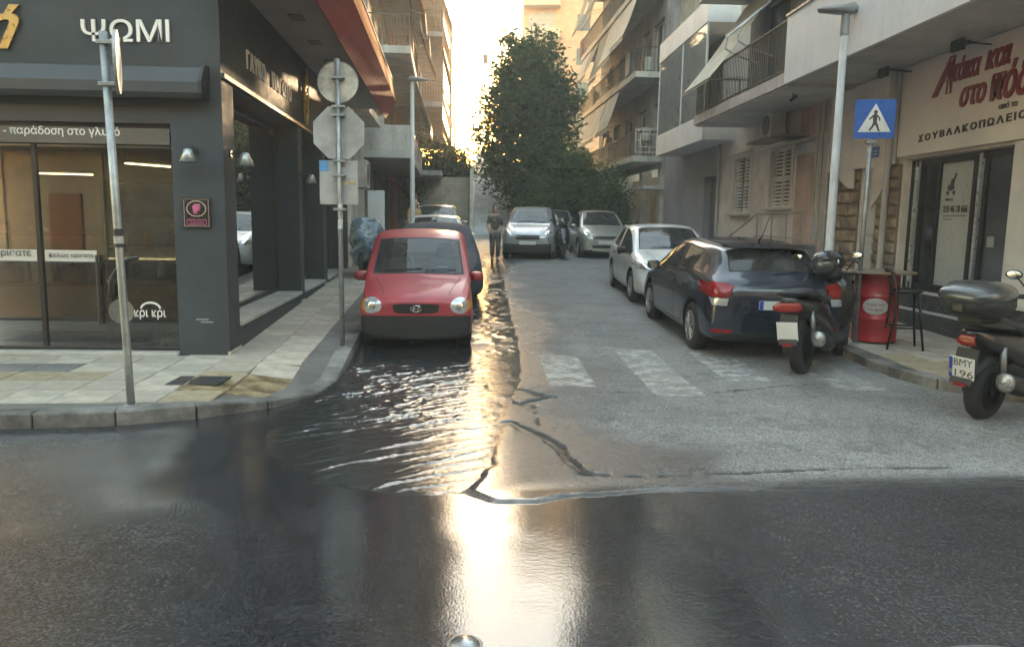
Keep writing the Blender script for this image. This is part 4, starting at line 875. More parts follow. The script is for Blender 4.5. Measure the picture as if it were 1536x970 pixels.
s_ = MB(FR); s_.box(21.0, 26.55, .86, .872, 4.573, 6.99); mk('glass_screen', s_, gs, h2)
s_ = MB(FR)
for u in (21.0, 23.5, 26.52): s_.box(u, u + .05, .84, .89, 4.572, 6.99)
s_.box(21.0, 26.57, .84, .895, 4.572, 4.62); mk('screen_frame', s_, pw, h2)
# ---- third: apartment block with cream awnings
FR3 = frame((6.9, 30.0, 0), (-.035, 1, 0), (-1, -.035, 0))
b3 = apartment('apartment_block', 'weathered grey apartment block with slanted cream awnings behind the tree', FR3, 13.5, 6, 4.05, 3.15, plA, slabW, railD, [awC, awC, awG], 8, (.0, None, 1.15), .25, 21, ground=3.8, aw=.85, bay=2.4)
mk('ground_wall', MB(FR3).box(0, 13.5, -2.0, -1.8, 0, 3.9), mat('cream_plaster', None), b3)
for u in (.3, 3.4, 7, 11): mk('column', MB(FR3).box(u, u + .4, -.5, -.05, 0, 3.9), slabW, b3)
mk('front_wall_low', MB(FR3).box(0, 8, .6, .75, 0, 1.25), plB, b3)
mk('entrance_canopy', MB(FR3).box(-.05, 1.6, -.3, .7, 3.0, 3.15), slabW, b3)
fnc = MB(FR3); fnc.box(1.5, 5.0, .62, .70, 2.0, 2.06); fnc.box(1.5, 5.0, .62, .70, 1.3, 1.36)
for i in range(9): fnc.box(1.5 + i * .43, 1.6 + i * .43, .63, .69, 1.36, 2.0)
mk('fence', fnc, slabG, b3)
rp = MB(FR3); zb = 4.27
for (a, b, c, d) in ((.06, 1.08, .98, 1.01), (.06, 1.08, .1, .13), (.06, .09, .13, .98), (1.05, 1.08, .13, .98), (.25, .89, .78, .81), (.25, .89, .3, .33), (.25, .28, .33, .78), (.86, .89, .33, .78), (.09, .25, .55, .58), (.89, 1.05, .55, .58), (.5, .53, .13, .3), (.5, .53, .81, .98)): rp.box(-.035, -.01, a, b, zb + c, zb + d)
mk('patterned_railing', rp, railW, b3)
# ---- far tower
tw = empty('far_tower', (6, 75, 0), label='tall orange apartment tower rising far behind the tree', cat='building')
FT = frame((3.6, 76, 0), (1, -.15, 0), (-.15, -1, 0)); om = mat('tower_orange', (.62, .36, .18), .85, var=.1, streak=.15)
mk('wall', MB(FT).box(0, 14, -10, 0, 0, 34), om, tw)
for z in np.arange(3, 33, 3.1):
    mk('balcony_slab', MB(FT).box(.2, 3.6, .003, 1.2, z, z + 1.0), mat('tower_cream', (.6, .45, .28), .8), tw)
    mk('window', MB(FT).box(.6, 3.0, .003, .06, z + 1.1, z + 2.7), mat('tower_shutter', (.42, .36, .28), .6), tw); mk('window', MB(FT).box(5.2, 6.4, .003, .05, z + 1.0, z + 2.5), darkglass, tw)
# ---- end of the street: stairway, walls
stw = empty('stairway', (.4, 38, .9), label='long stone stairway climbing between side walls at the end of the street', cat='stairs')
SW = mat('stair_grey', (.60, .60, .62), .8, var=.15, vs=2)
nst = 20
for i in range(nst):
    z = .86 + i * .168; y = 37.2 + i * .36 + (1.2 if i > 11 else 0)
    mk('step', MB().box(-.45, 1.28, y, y + (1.7 if i == 11 else .5), z - .2, z + .168), SW, stw, bevel=.012)
sw = mat('stair_wall', (.68, .65, .6), .85, var=.15, streak=.3)
mk('side_wall', MB().extr([(0, 0), (0, 0), (0, 0)], 0, 0), sw, stw) if False else None
mk('side_wall', MB().add([(-.62, 37, .6), (-.46, 37, .6), (-.46, 46, .6), (-.62, 46, .6), (-.62, 37, 4.05), (-.46, 37, 4.05), (-.46, 46, 4.9), (-.62, 46, 4.9)], [(0, 1, 2, 3), (4, 5, 6, 7), (0, 1, 5, 4), (1, 2, 6, 5), (3, 0, 4, 7)]), sw, stw)
mk('side_wall', MB().add([(1.3, 37, .6), (1.55, 37, .6), (1.55, 46, .6), (1.3, 46, .6), (1.3, 37, 1.9), (1.55, 37, 1.9), (1.55, 46, 4.6), (1.3, 46, 4.6)], [(0, 1, 2, 3), (4, 5, 6, 7), (0, 1, 5, 4), (1, 2, 6, 5), (3, 0, 4, 7)]), mat('stair_wall_brown', (.30, .24, .19), .85, var=.2), stw)
hrm = MB(); 
for x in (1.22, .98): hrm.tube([(x, 41, 3.3), (x, 41, 4.2)], .03, 6); hrm.tube([(x, 45, 4.3), (x, 45, 5.2)], .03, 6); hrm.tube([(x, 41, 4.2), (x, 45, 5.2)], .03, 6)
mk('handrail', hrm, railW, stw)
mk('upper_terrace', MB().add([(-9, 46, 4.35), (12, 46, 4.35), (12, 140, 11.3), (-9, 140, 11.3), (-9, 46, .5), (12, 46, .5)], [(0, 1, 2, 3), (4, 5, 1, 0)]), mat('terrace_ground', (.16, .15, .14), .9), kind='structure')
mk('garden_wall', MB().box(-5.5, -.63, 37.4, 37.7, .3, 3.7), mat('garden_wall_beige', (.33, .29, .23), .85, var=.18, streak=.35), label='beige rendered garden wall beside the stairway with bush above', cat='wall', bevel=.02)
mk('garden_wall', MB().box(1.56, 6.6, 37.4, 37.7, .3, 3.2), mat('garden_wall_brown', (.25, .2, .15), .85, var=.18, streak=.35), label='brown rendered garden wall under the tree beside the stairway', cat='wall', bevel=.02)

# ================================================================== plants
def leaves(lobes, n, size, m, name, par, seed=1, spread=1.0):
    g = np.random.default_rng(seed); P = []; tot = sum(l[3] * l[4] * l[5] for l in lobes)
    for cx, cy, cz, rx, ry, rz in lobes:
        k = int(n * rx * ry * rz / tot) + 40
        d = g.normal(size=(k, 3)); d /= np.linalg.norm(d, axis=1)[:, None]; r = g.random(k)[:, None] ** .45
        wob = .75 + .5 * g.random((k, 1)); P.append(np.array([cx, cy, cz]) + d * r * wob * np.array([rx, ry, rz]))
    P = np.concatenate(P)
    # twig clumps: pull leaves towards nearby clump centres
    nc = max(30, len(P) // 34); C = P[g.integers(0, len(P), nc)]; idx = g.integers(0, nc, len(P)); keep = g.random(len(P)) < .72
    P[keep] = C[idx[keep]] + g.normal(size=(keep.sum(), 3)) * size * 1.45
    N = len(P); a = g.normal(size=(N, 3)); a /= np.linalg.norm(a, axis=1)[:, None]; a[:, 2] = a[:, 2] * .6 - .25
    b = np.cross(a, g.normal(size=(N, 3))); b /= np.linalg.norm(b, axis=1)[:, None]; s = size * (.6 + .8 * g.random((N, 1)))
    V = np.stack([P - a * s, P + b * s * .38, P + a * s, P - b * s * .38], 1).reshape(-1, 3)
    me = bpy.data.meshes.new(name); me.vertices.add(len(V)); me.vertices.foreach_set('co', V.ravel()); me.loops.add(4 * N); me.loops.foreach_set('vertex_index', np.arange(4 * N))
    me.polygons.add(N); me.polygons.foreach_set('loop_start', np.arange(0, 4 * N, 4)); me.polygons.foreach_set('loop_total', np.full(N, 4)); me.update(calc_edges=True); me.materials.append(m)
    return link(name, me, par)
bark = mat('bark', (.09, .07, .05), .95, var=.3, vs=6, bump=.8, bs=20)
lf1 = leafmat('leaf_dark', (.05, .075, .032), (.12, .16, .065)); lf2 = leafmat('leaf_mid', (.055, .09, .036), (.13, .17, .065))
def tree(name, label, base, h, lobes, n, size, m, seed=1, r=.2):
    t = empty(name, base, label=label, cat='tree'); mb = MB(); b = Vector(base); rd = random.Random(seed)
    top = b + Vector((.2, .1, h * .8)); mb.tube([b, b + Vector((.1, 0, h * .25)), b + Vector((-.05, .1, h * .5)), top], [r * 1.25, r, r * .7, r * .2], 10)
    for l in lobes:
        c = Vector(l[:3]); s = b + Vector((.05, .05, h * rd.uniform(.25, .55))); mid = (s + c) / 2 + Vector((rd.uniform(-.3, .3), rd.uniform(-.3, .3), -.2)); mb.tube([s, mid, c, c + (c - mid) * .5], [r * .5, r * .35, r * .2, r * .06], 7)
    mk('trunk', mb, bark, t, smooth=True); leaves(lobes, n, size, m, 'crown', t, seed); return t
tree('street_tree', 'tall dark leafy tree filling the right end of the street', (2.5, 37.5, .8), 9.9,
     [(x - .55, y + 1, z - .55, a * 1.02, b_, c_) for x, y, z, a, b_, c_ in ((2.2, 36.5, 9.9, 1.1, 1.4, 1.2), (3.2, 37, 9.6, 1.3, 1.4, 1.5), (1.6, 36, 8.2, 1.25, 1.3, 1.25), (1.15, 36.4, 6.4, 1.25, 1.3, 1.3), (1.25, 36.2, 4.9, 1.1, 1.2, 1.1), (2.6, 36.6, 7.3, 1.7, 1.5, 1.9), (2.7, 36.2, 5.0, 1.8, 1.5, 1.8), (4.2, 37, 7.8, 1.2, 1.3, 1.7), (4.1, 36.4, 5.6, 1.3, 1.3, 1.5), (2.5, 36, 3.6, 1.2, 1.1, 1.0), *[(2.4 + 2.0 * math.sin(k * 2.4) * (.65 + .35 * math.sin(k * 1.7)) , 36.4 + .9 * math.cos(k * 3.1), 4.2 + k * .42, .5 + .2 * math.sin(k * 5), .6, .5 + .15 * math.cos(k * 4)) for k in range(15)])], 25000, .135, lf1, 3, .24)
def shrub(name, label, base, lobes, n, size, m, seed): 
    t = empty(name, base, label=label, cat='shrub'); mb = MB(); b = Vector(base)
    for l in lobes: mb.tube([b, (b + Vector(l[:3])) / 2 + Vector((.1, 0, 0)), Vector(l[:3])], [.06, .04, .015], 6)
    mk('stem', mb, bark, t, smooth=True); leaves(lobes, n, size, m, 'foliage', t, seed); return t
shrub('large_shrub', 'big mid green shrub spreading under the tall tree behind the parked cars', (3.9, 34.6, .77), [(3.2, 34.6, 2.6, 1.2, 1.0, 1.2), (4.4, 34.2, 2.9, 1.3, 1.0, 1.4), (5.1, 34.0, 2.2, .9, .9, 1.2), (2.4, 34.8, 2.0, .9, .8, 1.0), (4.0, 34.4, 4.0, 1.2, .9, 1.0), (3.6, 34.2, 1.7, 1.6, .8, .8)], 15000, .11, lf2, 5)
shrub('slim_shrub', 'dark green shrub growing against the columns of the awning block', (5.6, 32.2, .7), [(5.5, 32.2, 2.4, .6, .6, 1.3), (5.6, 32, 1.6, .6, .6, .8)], 3500, .10, lf1, 6)
shrub('hanging_bush', 'round dark bush hanging over the beige garden wall', (-1.6, 38.4, 3.2), [(-1.3, 38.3, 4.3, .9, .8, .9), (-2.2, 38.3, 4.6, .9, .8, 1.0), (-.9, 38.2, 3.9, .5, .6, .5), (-2.9, 38.2, 4.0, .8, .7, .9)], 7000, .10, lf1, 8)
shrub('potted_shrub', 'leafy green shrub on the pavement behind the red car', (-2.95, 20.3, .45), [(-2.95, 20.3, 1.05, .35, .4, .45), (-2.75, 20.6, .9, .35, .4, .35), (-3.1, 20.2, 1.4, .2, .25, .3)], 2200, .06, lf2, 10)
shrub('wall_creeper', 'green creeper growing on the far left facade above the garden wall', (-3.2, 36.6, 1.0), [(-3.2, 36.4, 3.4, .5, .5, 1.2), (-2.9, 36.2, 5.0, .35, .4, .8)], 2200, .09, lf2, 12)

# ---- house across the main street (behind the camera): seen in the shop glass, closes the view of the sky
FB = frame((30, -9.5, 0), (-1, 0, 0), (0, 1, 0))
ob = apartment('apartment_block', 'cream apartment house across the main street reflected in the bakery glass', FB, 60, 2, 3.9, 3.1, mat('cream_sunny', (.46, .40, .29), .8, var=.12, vs=1, streak=.25), plB, railD, [awC], 8, (1, None, 1.2), .4, 33, ground=.2, aw=.3, bay=4.2)
for i, u in enumerate(np.arange(30, 58, 3.4)):       # ground floor doors, shutters and pilasters
    mk('pilaster', MB(FB).box(u - .5, u - .2, .003, .12, .1, 3.85), plB, ob)
    if i % 3 == 1: mk('door', MB(FB).box(u + .3, u + 1.4, .003, .08, .13, 2.4), mat('brown_door', (.22, .09, .04), .5, var=.15), ob)
    else:
        s_ = MB(FB); [s_.box(u + .1, u + 2.5, .003, .06, .4 + k * .11, .49 + k * .11) for k in range(20)]; mk('roller_shutter', s_, mat('shutter_grey', (.25, .24, .22), .5), ob)
mk('pavement_back', MB().box(-40, 40, -9.5, -7.0, -.05, .13), km, kind='structure')
# ================================================================== cars
carglass = glass('car_glass', (.55, .62, .60), 1.65, .01, .07)
rubber = mat('rubber', (.012, .012, .012), .6, var=.1); tyrem = mat('tyre', (.018, .018, .018), .85, var=.2, vs=10)
wellm = mat('wheel_well', (.008, .008, .008), .9, var=0); trimm = mat('black_plastic', (.014, .0145, .016), .65, var=.15, vs=5)
alloy = mat('alloy', (.42, .42, .42), .35, metal=.8, var=.1); chrome = mat('chrome', (.7, .7, .7), .12, metal=1, var=.05); platem = mat('plate_white', (.62, .62, .60), .4, var=.06); plateb = mat('plate_blue', (.02, .06, .35), .4)
lensC = mat('lens_clear', (.55, .58, .6), .08, metal=.5, var=.2, vs=14); lensO = mat('lens_orange', (.75, .25, .03), .15, var=.1); lensR = mat('lens_red', (.24, .008, .010), .12, var=.15, vs=12)
seatm = mat('seat_fabric', (.07, .072, .078), .9, var=.15)
HATCH = [(0, .60, .24, .46, .54, .52, .62, .38, .66, .68), (.06, .79, .19, .48, .57, .70, .68, .50, .72, .74), (.34, .89, .17, .52, .69, .78, .79, .56, .83, .85), (.82, .91, .17, .58, .83, .80, .90, .62, .94, .96),
         (1.12, .91, .17, .60, .90, .82, .945, .75, .975, 1.01), (2.0, .91, .17, .62, .94, .69, 1.36, .60, 1.42, 1.46), (2.55, .91, .17, .62, .96, .695, 1.385, .60, 1.44, 1.485), (2.63, .91, .17, .62, .965, .695, 1.385, .60, 1.44, 1.485),
         (3.32, .905, .17, .62, 1.0, .665, 1.34, .58, 1.41, 1.455), (3.74, .89, .19, .62, 1.02, .615, 1.28, .545, 1.37, 1.415), (4.08, .88, .21, .62, 1.00, .70, 1.05, .62, 1.08, 1.10), (4.26, .85, .22, .60, .93, .70, .985, .54, 1.01, 1.02), (4.33, .79, .26, .56, .84, .66, .90, .46, .92, .92), (4.36, .62, .30, .50, .70, .52, .75, .36, .77, .77)]
ATOS = [(0, .62, .17, .47, .53, .56, .60, .40, .64, .65), (.05, .71, .15, .48, .56, .64, .66, .48, .70, .71), (.28, .745, .15, .50, .64, .68, .745, .52, .785, .80), (.62, .75, .15, .55, .74, .70, .815, .58, .85, .87),
        (.86, .75, .15, .58, .79, .725, .85, .685, .88, .915), (1.50, .75, .15, .60, .84, .665, 1.335, .60, 1.40, 1.43), (2.02, .75, .15, .60, .87, .66, 1.40, .575, 1.465, 1.51), (2.09, .75, .15, .60, .87, .66, 1.40, .575, 1.465, 1.51),
        (2.78, .74, .16, .60, .93, .61, 1.385, .53, 1.45, 1.49), (3.12, .735, .17, .60, .93, .59, 1.33, .53, 1.41, 1.45), (3.34, .72, .18, .58, .92, .655, .97, .58, 1.0, 1.02), (3.44, .69, .20, .56, .86, .62, .91, .5, .93, .94), (3.48, .62, .22, .52, .74, .54, .79, .4, .81, .81), (3.50, .5, .26, .46, .6, .42, .64, .3, .66, .66)]
def ringpts(r):
    y, w, zb, z4, zs, x6, z6, x7, z7, z8 = r
    return [(0, zb), (.80 * w, zb), (.965 * w, zb + .07), (w, (zb + z4) / 2 + .03), (.995 * w, z4), (.955 * w, zs), (x6, z6), (x7, z7), (0, z8)]
def shell(rows, k=(1, 1, 1), bump=None):
    """cage -> smooth closed body; face material: 0 paint 1 windscreen 2 rear window 3 front side 4 rear side 5 bumper 6 dark"""
    sx, sy, sz = k; V = []; idx = {}
    for i, r in enumerate(rows):
        for j, (x, z) in enumerate(ringpts(r)):
            for s in ((1,) if j in (0, 8) else (1, -1)):
                idx[i, j, s] = len(V); V.append((x * s * sx, r[0] * sy, z * sz))
            if j in (0, 8): idx[i, j, -1] = idx[i, j, 1]
    Fc = []; Mi = []; n = len(rows)
    def m(i, j):
        if bump == 'cloth': return 0
        if i == 4 and j == 7: return 1
        if i == 9 and j == 7: return 2
        if i in (4, 5) and j == 5: return 3
        if i == 6 and j == 5: return 5
        if i == 7 and j == 5: return 4
        if bump and j in (0, 1, 2, 3) and (i < 1 or i > n - 4): return 5
        if j in (0, 1): return 5
        return 0
    for i in range(n - 1):
        for j in range(8):
            a = [idx[i, j, 1], idx[i + 1, j, 1], idx[i + 1, j + 1, 1], idx[i, j + 1, 1]]; b = [idx[i, j, -1], idx[i, j + 1, -1], idx[i + 1, j + 1, -1], idx[i + 1, j, -1]]
            Fc += [a, b]; Mi += [m(i, j)] * 2
    for i, fl in ((0, 1), (n - 1, -1)):
        for j in range(8):
            f = [idx[i, j, 1], idx[i, j + 1, 1], idx[i, j + 1, -1], idx[i, j, -1]]; f = list(dict.fromkeys(f)); Fc.append(f if fl > 0 else f[::-1]); Mi.append(5 if (bump and bump != 'cloth' and j < 4) else 0)
    me = bpy.data.meshes.new('shell'); me.from_pydata(V, [], Fc)
    for q in range(7): me.materials.append(None)
    me.polygons.foreach_set('material_index', Mi); bm = bmesh.new(); bm.from_mesh(me); bmesh.ops.recalc_face_normals(bm, faces=bm.faces)
    cl = bm.edges.layers.float.new('crease_edge'); rowof = {v: k[1] for k, v in idx.items()}
    for e in bm.edges:      # tighten window outlines
        ms = {f.material_index for f in e.link_faces}
        if len(ms) > 1: e[cl] = .4
        jj = {rowof.get(v.index) for v in e.verts}
        if len(jj) == 1 and jj & {5, 6, 7}: e[cl] = {5: .45, 6: .6, 7: .35}[jj.pop()]
        elif len(jj) == 1 and jj & {4}: e[cl] = .25
    bm.to_mesh(me); bm.free(); return me
def takefaces(me, want):
    bm = bmesh.new(); bm.from_mesh(me); dead = [f for f in bm.faces if not want(f)]; bmesh.ops.delete(bm, geom=dead, context='FACES'); return bm
def frombm(bm, name, mats, parent, smooth=True, **kw):
    me = bpy.data.meshes.new(name); bm.to_mesh(me); bm.free()
    for m_ in mats: me.materials.append(m_)
    if smooth: me.polygons.foreach_set('use_smooth', [True] * len(me.polygons))
    return link(name, me, parent, True, **kw)
def wheelset(root, pos, rad, wd, style):
    ty = MB(); ty.lathe([(rad * .62, -wd / 2 + .01), (rad * .80, -wd / 2), (rad * .95, -wd / 2 + .015), (rad, -wd / 2 + .04), (rad, wd / 2 - .04), (rad * .95, wd / 2 - .015), (rad * .80, wd / 2), (rad * .62, wd / 2 - .01), (rad * .6, 0), (rad * .62, -wd / 2 + .01)], 36, axis='x')
    tm = mesh('wheel', ty, tyrem, True); ri = MB(); ri.lathe([(rad * .645, wd / 2 - .03), (rad * .645, wd / 2 + .002), (rad * .60, wd / 2 + .004), (rad * .58, wd / 2 - .03), (rad * .2, wd / 2 - .05), (.001, wd / 2 - .05)], 36, axis='x')
    ns = {'five': 5, 'ten': 10, 'cap': 8}[style]
    for q in range(ns):
        a = 2 * math.pi * q / ns; c, s = math.cos(a), math.sin(a); h = .035 if style == 'five' else .018
        for o in ((-.35, .35) if style == 'five' else (0,)):
            p0 = (wd / 2 + .004, c * rad * .1 - s * o * .09, s * rad * .1 + c * o * .09); p1 = (wd / 2 - .004, c * rad * .6 - s * o * .14, s * rad * .6 + c * o * .14); ri.tube([p0, p1], [h * .6, h * .55], 6)
    ri.lathe([(.055, wd / 2 - .04), (.055, wd / 2 + .008), (.0, wd / 2 + .012)], 14, axis='x'); rm = mesh('rim', ri, alloy, True); rm.set_sharp_from_angle(angle=R(35))
    for (x, y) in pos:
        w = link('wheel', tm, root, True); w.location = (x, y, rad); w.rotation_euler = (random.uniform(0, 3), 0, 0 if x > 0 else math.pi); r_ = link('rim', rm, w, True)
class Proj:                             # drop outlines onto the body surface
    def __init__(s, me, L_): s.b = BVHTree.FromPolygons([v.co for v in me.vertices], [p.vertices[:] for p in me.polygons]); s.L = L_; s.last = None
    def hit(s, ax, a, b):
        o, d = {'f': (Vector((a, -1, b)), Vector((0, 1, 0))), 'r': (Vector((a, s.L + 1, b)), Vector((0, -1, 0))), 'l': (Vector((-2, a, b)), Vector((1, 0, 0))), 'd': (Vector((2, a, b)), Vector((-1, 0, 0))), 't': (Vector((a, b, 3)), Vector((0, 0, -1)))}[ax]
        h = s.b.ray_cast(o, d)
        if h[0] is None:
            p = s.last if s.last is not None else Vector((0, 0, 0)); i = {'f': 1, 'r': 1, 'l': 0, 'd': 0, 't': 2}[ax]; q = o.copy(); q[i] = p[i]; return q, -d
        s.last = h[0]; return h[0], (h[1] if h[1].dot(d) < 0 else -h[1])
    def patch(s, mb, ax, pts, off=.006, th=.012, dome=0.0):
        cx = sum(p[0] for p in pts) / len(pts); cy = sum(p[1] for p in pts) / len(pts); s.hit(ax, cx, cy)
        vs = []; fs = []; n = len(pts)
        for k, (sc, e) in enumerate(((1, -th), (1, 0), (.72, dome * .6), (.4, dome * .9))):
            for p in pts:
                h, nn = s.hit(ax, cx + (p[0] - cx) * sc, cy + (p[1] - cy) * sc); vs.append(h + nn * (off + e))
        h, nn = s.hit(ax, cx, cy); vs.append(h + nn * (off + dome))
        for k in range(3):
            for i in range(n): fs.append((k * n + i, k * n + (i + 1) % n, (k + 1) * n + (i + 1) % n, (k + 1) * n + i))
        for i in range(n): fs.append((3 * n + i, 3 * n + (i + 1) % n, 4 * n))
        mb.add(vs, fs)
    def line(s, mb, ax, pts, w=.007, off=.0025, step=.04):
        P = []
        for a, b in zip(pts[:-1], pts[1:]):
            l = math.hypot(b[0] - a[0], b[1] - a[1]); k = max(1, int(l / step)); P += [(a[0] + (b[0] - a[0]) * i / k, a[1] + (b[1] - a[1]) * i / k) for i in range(k)]
        P.append(pts[-1]); vs = []
        for i, p in enumerate(P):
            q = P[min(i + 1, len(P) - 1)]; o = P[max(0, i - 1)]; d = Vector((q[0] - o[0], q[1] - o[1])); d = d.normalized() if d.length else Vector((1, 0)); nn = Vector((-d.y, d.x)) * w / 2
            for sg in (1, -1): h, nm = s.hit(ax, p[0] + nn.x * sg, p[1] + nn.y * sg); vs.append(h + nm * off)
        mb.add(vs, [(2 * i, 2 * i + 1, 2 * i + 3, 2 * i + 2) for i in range(len(P) - 1)])
def ellp(cx, cz, rx, rz, n=22): return [(cx + rx * math.cos(2 * math.pi * i / n), cz + rz * math.sin(2 * math.pi * i / n)) for i in range(n)]
def rrect(x0, x1, z0, z1, r=.02, n=4):
    out = []
    for cx, cz, a0 in ((x1 - r, z1 - r, 0), (x0 + r, z1 - r, 90), (x0 + r, z0 + r, 180), (x1 - r, z0 + r, 270)):
        for i in range(n + 1): a = R(a0 + 90 * i / n); out.append((cx + r * math.cos(a), cz + r * math.sin(a)))
    return out
def dense(pts, step=.05):
    out = []
    for a, b in zip(pts, pts[1:] + pts[:1]):
        k = max(1, int(math.hypot(b[0] - a[0], b[1] - a[1]) / step)); out += [(a[0] + (b[0] - a[0]) * i / k, a[1] + (b[1] - a[1]) * i / k) for i in range(k)]
    return out
def mir(pts): return [(-a, b) for a, b in pts][::-1]
def car(name, label, loc, rz, paint, rows, k=(1, 1, 1), bump=False, axles=(.88, 3.53), rad=.31, style='ten', tilt=.03, seats=True, wheels=True, cat='car', group=None):
    root = empty(name, loc, rz, label=label, cat=cat); root.rotation_euler = (tilt, 0, rz)
    if group: root['group'] = group
    sx, sy, sz = k; L_ = rows[-1][0] * sy; W = .91 * sx if rows is HATCH else .745 * sx
    me = shell(rows, k, bump); o = bpy.data.objects.new('shell', me); col.objects.link(o)
    s_ = o.modifiers.new('s', 'SUBSURF'); s_.levels = 2; s_.render_levels = 2
    cm = MB()
    for y in axles:
        for sg in (1, -1): cm.lathe([(rad + .055, W * sg - .27 * sg), (rad + .055, W * sg + .2 * sg)], 32, (0, y * sy, rad + .01), 'x')
    cme = bpy.data.meshes.new('cut'); cme.from_pydata([tuple(p) for p in cm.v], [], cm.f)
    for q in range(7): cme.materials.append(None)
    cme.polygons.foreach_set('material_index', [6] * len(cme.polygons)); bm = bmesh.new(); bm.from_mesh(cme); bmesh.ops.recalc_face_normals(bm, faces=bm.faces); bm.to_mesh(cme); bm.free()
    co = bpy.data.objects.new('cut', cme); col.objects.link(co); bo = o.modifiers.new('b', 'BOOLEAN'); bo.operation = 'DIFFERENCE'; bo.object = co; bo.solver = 'EXACT'
    ev = evalmesh(o); bpy.data.objects.remove(o); bpy.data.objects.remove(co)
    pr = Proj(ev, L_)
    bm = takefaces(ev, lambda f: f.material_index in (0, 5, 6))
    body = frombm(bm, 'body', [paint, paint, paint, paint, paint, trimm, wellm], root); body.data.set_sharp_from_angle(angle=R(38))
    for mi, nm in ((1, 'windscreen'), (2, 'rear_window'), (3, 'side_window'), (4, 'side_window')):
        for sg in ((0,) if mi < 3 else (1, -1)):
            bm = takefaces(ev, lambda f: f.material_index == mi and (sg == 0 or f.calc_center_median().x * sg > 0))
            if not bm.faces: bm.free(); continue
            for f in bm.faces: f.material_index = 0
            ri = bmesh.ops.inset_region(bm, faces=bm.faces[:], thickness=.022, depth=0, use_boundary=True, use_even_offset=True)
            for f in ri['faces']: f.material_index = 1
            frombm(bm, nm, [carglass, rubber], root)
    if wheels: wheelset(root, [(sg * (W - .115), y * sy) for y in axles for sg in (1, -1)], rad, .195, style)
    if seats:
        fl = MB(); fl.box(-W * .8, W * .8, 1.0 * sy, 3.4 * sy if rows is HATCH else 3.0 * sy, .3 * sz, .42 * sz); fl.box(-W * .82, W * .82, .98 * sy, 1.30 * sy, .42 * sz, .90 * sz); mk('cabin_floor', fl, seatm, root, local=True, bevel=.03)
        ys = (1.95 * sy, 2.95 * sy) if rows is HATCH else (1.75 * sy, 2.6 * sy)
        for yy in ys:
            for x in (-.36 * sx, .36 * sx):
                s = MB(); s.loft([(0, 0, .75, .23, .30, 4), (.05, 0, .75, .25, .33, 4), (.12, 0, .75, .22, .30, 4)], 16); s.loft([(.03, 0, 1.17, .10, .06, 3), (.07, 0, 1.17, .13, .085, 3), (.11, 0, 1.17, .10, .06, 3)], 14); s.loft([(-.45, 0, .47, .2, .05, 3), (-.4, 0, .48, .24, .08, 3), (.05, 0, .46, .24, .08, 3)], 14)
                s.v = [Vector((p.y + x, yy + p.x + (p.z - .5) * .2, p.z * sz)) for p in s.v]; mk('seat', s, seatm, root, local=True, smooth=True)
        st = MB(); st.tube([(-.36 * sx + .18 * math.cos(t), 1.42 * sy + .05 * math.sin(t), .92 * sz + .17 * math.sin(t)) for t in np.linspace(0, 6.283, 21)], .014, 6, False); st.v = [Vector((-p.x, p.y, p.z)) for p in st.v]; mk('steering_wheel', st, rubber, root, local=True)
    hw = .62 * sx
    # mirrors
    for sg in (1, -1):
        m_ = MB(); yb = rows[4][0] * sy + .34; zb = rows[4][4] * sz + .05; xb = W * .965
        m_.loft([(0, 0, 0, .03, .03, 3), (.02, 0, 0, .085, .06, 3.5), (.09, 0, 0, .10, .07, 3.5), (.12, 0, 0, .09, .06, 3.5)], 14); m_.v = [Vector((sg * (xb + .10) + p.y, yb + p.x - .04, zb + p.z + .02)) for p in m_.v]; m_.tube([(sg * (xb - .04), yb, zb - .04), (sg * (xb + .06), yb, zb - .01)], .022, 6)
        mi_ = mk('side_mirror', m_, trimm if bump == 'blackmirror' else paint, root, local=True, smooth=True, fixn=True)
        g = MB(); g.lathe([(.001, 0), (.06, 0), (.06, .003), (.001, .003)], 14, (sg * (xb + .10), yb + .083, zb + .02), 'y'); mk('mirror_glass', g, chrome, mi_, local=True)
    sm = MB(); ya = rows[4][0] * sy + .20; yb_ = rows[6][0] * sy + .03; yc = rows[8][0] * sy; zs = rows[6][4] * sz; zl = .30 * sz
    for ax in ('l', 'd'):
        pr.line(sm, ax, [(ya, zs - .06), (ya - .02, zl + .15), (ya + .05, zl), (yb_, zl), (yb_, zs - .03)]); pr.line(sm, ax, [(yb_ + .02, zs - .03), (yb_ + .02, zl), (yc - .35, zl), (yc - .06, zl + .32), (yc, zs + .0)])
    hy0, hy1 = rows[1][0] * sy + .10, rows[4][0] * sy - .03
    pr.line(sm, 't', [(-.42 * sx, hy0), (-.58 * sx, hy1)]); pr.line(sm, 't', [(.42 * sx, hy0), (.58 * sx, hy1)])
    mk('panel_gap', sm, wellm, root, local=True, kind='stuff')
    hd = MB()
    for ax in ('l', 'd'):
        for y in (yb_ - .2, yc - .28): pr.patch(hd, ax, dense(rrect(y, y + .17, zs - .14, zs - .105, .012), .04), .018, .016)
    mk('door_handle', hd, trimm, root, local=True)
    wi = MB(); zc = rows[4][9] * sz; yw = rows[4][0] * sy
    for x0, x1 in ((-.45 * sx, .05 * sx), (.08 * sx, .52 * sx)):
        a, na = pr.hit('t', x0, yw + .07); b, nb = pr.hit('t', x1, yw + .10); wi.tube([a + na * .015, (a + b) / 2 + na * .022, b + nb * .012], .008, 5)
    mk('wiper', wi, rubber, root, local=True)
    return root, pr, L_
def part(root, nm, mt, fn, **kw):
    mb = MB(); fn(mb); return mk(nm, mb, mt, root, local=True, angle=40, **kw)
